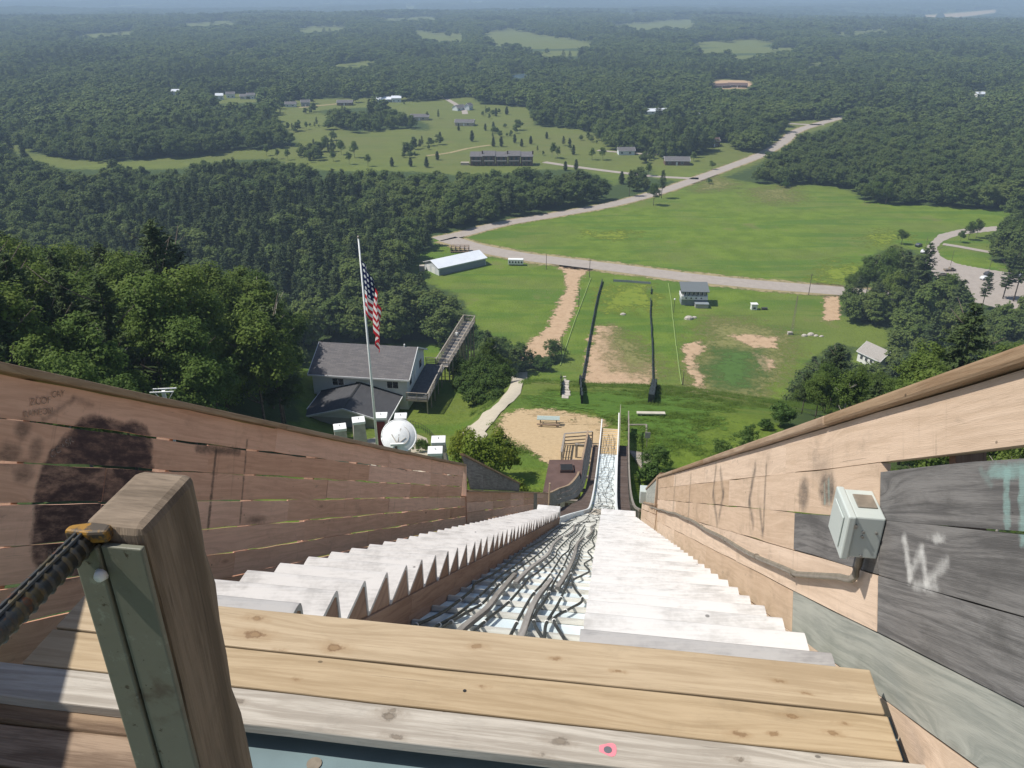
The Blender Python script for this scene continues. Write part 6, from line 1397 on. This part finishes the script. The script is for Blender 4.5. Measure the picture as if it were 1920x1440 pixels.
p = hit(1413, 580); bh = empty('white_booth', p, 'small white timing booth standing in the field', 'booth'); mb = MB(); mb.box(p+Vector((0, 0, 1.1)), (2.2, 1.8, 2.2)); mb.build('wall', M['white'], bh); mb = MB(); mb.box(p+Vector((0, 0, 2.3)), (2.6, 2.2, .2)); mb.build('roof', M['white'], bh); mb = MB(); mb.box(p+Vector((0, -.92, .8)), (1.0, .06, .6)); mb.build('opening', M['glass'], bh); 
mb = MB(); mb.box(p+Vector((4, -.4, .5)), (2.2, 1.0, .7)); tag(mb.build('low_cart', M['dark_metal'], None, bevel=.15), 'low dark cart beside the white booth', 'cart')
for k, (px_, py_, s_) in enumerate(((1508, 630, .9), (1520, 628, 1.1), (1530, 630, .7), (1540, 631, .6), (1291, 598, 1.5), (1302, 596, .8), (1168, 590, .9))):
    q = hit(px_, py_); m_ = crown_broad(900+k, 1.2*s_, 2.4*s_, 0, 10, 20, .3, M['stone']); mb = MB(); n = 9
    ring = [[(q.x+s_*1.3*cos(2*pi*i/n)*f*random.uniform(.8, 1.2), q.y+s_*.9*sin(2*pi*i/n)*f, q.z+h_*s_) for i in range(n)] for f, h_ in ((1, -.1), (.85, .45), (.45, .75))]
    for a in range(2):
        for i in range(n): mb.quad([ring[a][i], ring[a][(i+1) % n], ring[a+1][(i+1) % n], ring[a+1][i]])
    mb.quad(ring[2]); o = mb.build('boulder', M['stone']); tag(o, ['leftmost pale boulder of the row by the lattice mast', 'largest pale boulder of the row by the lattice mast', 'third pale boulder of the row by the lattice mast', 'rightmost pale boulder of the row by the lattice mast', 'large pale boulder below the judges building', 'small pale boulder below the judges building', 'single pale boulder on the outrun grass'][k], 'boulder', 'boulders on the field')
a_ = hit(1606, 676); gable_house('old_shed', a_+Vector((0, 0, -.3)), (.42, -.91, 0), (.91, .42, 0), 9, 7, 3.8, 2.6, (M['white'], M['bar'], M['trim']), 'white shed with worn grey roof among the right hand trees', 'shed', None, .4, [(1.2, 1.6, 1.0, 1.2), (3.2, 1.6, 1.0, 1.2), (5.2, 1.6, 1.0, 1.2)])
# vehicles in the car park
def car(px_, py_, rz, colr, lab, pick=False):
    p = hit(px_, py_)+Vector((0, 0, .08)); root = empty('parked_car', p, lab, 'pickup truck' if pick else 'car', 'vehicles in the car park'); F = lambda a, b, z: p+Vector((a*cos(rz)-b*sin(rz), a*sin(rz)+b*cos(rz), z))
    prof = [(-2.5, .35), (-2.5, .95), (-.3, 1.0), (0, 1.65), (1.0, 1.65), (1.35, 1.05), (2.5, .95), (2.55, .35)] if pick else [(-2.25, .35), (-2.3, .95), (-1.9, 1.05), (-1.4, 1.5), (.5, 1.5), (1.15, 1.0), (2.2, .85), (2.25, .35)]
    m_ = flat('car_paint', colr, .25, .6, var=.03); mb = MB(); A = [F(a, -.9, z) for a, z in prof]; B = [F(a, .9, z) for a, z in prof]; mb.quad(A); mb.quad(B[::-1])
    for k in range(8): mb.quad([A[k], B[k], B[(k+1) % 8], A[(k+1) % 8]])
    mb.build('body', m_, root, bevel=.08)
    g = [(-.15, 1.1), (.05, 1.55), (.95, 1.55), (1.2, 1.1)] if pick else [(-1.7, 1.08), (-1.3, 1.42), (.45, 1.42), (.95, 1.05)]
    for s in (-.91, .91): mb = MB(); mb.quad([F(a, s, z) for a, z in g]); mb.build('side_window', M['glass'], root)
    for a in (-1.5, 1.5):
        for s in (-.8, .8): mb = MB(); mb.tube([F(a, s-.12, .34), F(a, s+.12, .34)], .34, 12); mb.build('wheel', M['black'], root)
for a in ((1780, 508, .1, (.20, .16, .11), 'brown pickup truck parked alone in the car park', True), (1766, 517, .05, (.30, .27, .22), 'tan car half hidden by the trees at the car park', False), (1846, 524, .4, (.62, .63, .64), 'white car in the middle of the car park', False), (1853, 516, .4, (.05, .05, .055), 'dark car parked beyond the white car', False), (1916, 520, .3, (.28, .30, .33), 'grey car at the right edge of the car park', False), (1722, 462, .7, (.04, .045, .05), 'dark car on the drive by the bend', False), (1731, 474, .9, (.6, .6, .6), 'small white car on the drive by the bend', False)): car(*a)
for k, (px_, py_) in enumerate(((1782, 498), (1853, 512), (1734, 470))): pole(px_, py_, 7, ['light pole behind the brown pickup', 'light pole behind the white car', 'light pole at the bend of the drive'][k], 'light_pole', 'pole', None, False, .08)
# long brown apartment building and the far houses
a_ = hit(882, 311); b_ = hit(1000, 311); ex = Vector((b_.x-a_.x, b_.y-a_.y, 0)); Lc = ex.length; ex.normalize(); ey = Vector((-ex.y, ex.x, 0)); oc = Vector((a_.x, a_.y, CZ+zp))
cd = empty('apartment_building', oc+ex*Lc/2, 'long dark brown apartment row on the open meadow', 'building'); Pc = lambda a, b, z: oc+ex*a+ey*b+Vector((0, 0, z))
nu = 5
for k in range(nu):
    a0, a1 = k*Lc/nu, (k+1)*Lc/nu-.4; dz = .5*(k % 2)
    mb = MB(); mb.strip(lambda l, z, c: Pc(l, c, z), [a0, a1], (-.5, 6.6+dz), (0, 9)); mb.build('wall', M['brownwall'], cd)
    A = [Pc(a0-.3, -.8, 6.5+dz), Pc(a1+.3, -.8, 6.5+dz), Pc(a1+.3, 9.5, 8.3+dz), Pc(a0-.3, 9.5, 8.3+dz)]; B = [v_-Vector((0, 0, .3)) for v_ in A]; mb = MB(); mb.quad(A); mb.quad(B[::-1])
    for i in range(4): mb.quad([A[i], B[i], B[(i+1) % 4], A[(i+1) % 4]])
    mb.build('roof', M['shingle'], cd)
    mb = MB(); mb.strip(lambda l, z, c: Pc(l, c, z), [a0+.8, a1-.8], (3.1, 3.9), (-1.3, -.02)); mb.build('balcony', M['bar'], cd)
    for z_ in (.4, 4.0):
        for f in (.28, .68): mb = MB(); w_ = a0+(a1-a0)*f; mb.strip(lambda l, z, c: Pc(l, c, z), [w_-.8, w_+.8], (z_, z_+2.0), (-.07, -.02)); mb.build('window', M['glass'], cd)
    if k % 2 == 0: mb = MB(); mb.box(Pc(a1, 4, 8.6), (1.0, 1.0, 2.2)); mb.build('chimney', M['brownwall'], cd)
mb = MB(); mb.box(Pc(-4, 4, .9), (6, 4, 1.8)); mb.build('garage', M['tanwall'], cd)
H = [(1160, 291, 12, .05, 'siding', 'shingle', 'white cottage with grey roof by the side drive'), (1247, 310, 17, -.05, 'brownwall', 'shingle', 'low brown house beside the road junction'), (1330, 276, 9, .3, 'brownwall', 'brown_roof', 'dark red-brown house among trees by the main road'), (770, 226, 17, .05, 'tanwall', 'shingle', 'tan ranch house on the rise above the meadow'), (853, 236, 17, -.1, 'tanwall', 'shingle', 'tan bungalow with grey roof above the meadow'), (858, 208, 12, .9, 'siding', 'shingle', 'pale house beside the far driveway'), (880, 207, 9, 1.2, 'siding', 'shingle', 'tall pale house right of the far driveway'),
     (535, 201, 11, .1, 'siding', 'shingle', 'white two-storey house at the left end of the village row'), (565, 200, 9, .2, 'gray_wall', 'shingle', 'grey house second in the village row'), (632, 198, 16, 0, 'brownwall', 'shingle', 'brown house in the middle of the village row'), (706, 192, 16, .05, 'gray_wall', 'metal_roof', 'bluish long house in the village row'), (735, 192, 10, .1, 'siding', 'metal_roof', 'pale house at the right end of the village row'), (405, 187, 8, .2, 'white', 'metal_roof', 'small white house far left in the trees'), (425, 184, 9, .2, 'siding', 'shingle', 'pale house in the trees left of the village row'), (450, 186, 12, 0, 'tanwall', 'shingle', 'tan house in the trees left of the village row'), (463, 186, 9, 0, 'siding', 'shingle', 'small pale house beside the tan one in the trees'),
     (1340, 166, 22, .3, 'brownwall', 'brown_roof', 'new brown house on a bare sandy lot in the forest'), (1365, 164, 24, -.2, 'brownwall', 'brown_roof', 'larger new brown house on the sandy lot in the forest'), (872, 178, 14, .1, 'siding', 'shingle', 'grey roofed house at the forest edge above the driveway'),
     (1208, 215, 12, .1, 'siding', 'metal_roof', 'pale roofed house in the forest left of the main road'), (1230, 214, 11, .1, 'tanwall', 'metal_roof', 'second pale roofed house in the forest left of the main road'), (1289, 220, 12, .1, 'siding', 'metal_roof', 'lone pale roof in the forest nearest the main road'), (1832, 182, 12, .3, 'white', 'metal_roof', 'white house far right in the forest'), (320, 179, 10, .2, 'white', 'metal_roof', 'tiny white house far left in the forest')]
for (px_, py_, L_, rz, w_, r_, lab) in H:
    p = hit(px_, py_); gable_house('house', p, (cos(rz), sin(rz), 0), (-sin(rz), cos(rz), 0), L_, L_*.6, 3.2 if L_ > 10 else 4.6, 2.0, (M[w_], M[r_], M['trim']), lab, 'house', 'far houses', .5, [(L_*.15, 1.0, 1.4, 1.3), (L_*.65, 1.0, 1.6, 1.3)], (L_*.45, .1, 1.0, 2.1, 0))
# ---------------------------------------------------------------- haze
hb = MB(); hb.box((0, 12400, CZ/2+12), (52000, 27000, CZ+80))
hz_o = hb.build('haze', bpy.data.materials.new('summer_haze'), None); tag(hz_o, kind='stuff')
hm_ = hz_o.data.materials[0]; hm_.use_nodes = True; nt = hm_.node_tree; nt.nodes.remove(nt.nodes['Principled BSDF']); pv = nt.nodes.new('ShaderNodeVolumePrincipled')
pv.inputs['Color'].default_value = (.56, .74, .94, 1); pv.inputs['Density'].default_value = 2.1e-4; pv.inputs['Anisotropy'].default_value = 0.0
nt.links.new(pv.outputs[0], nt.nodes['Material Output'].inputs['Volume'])
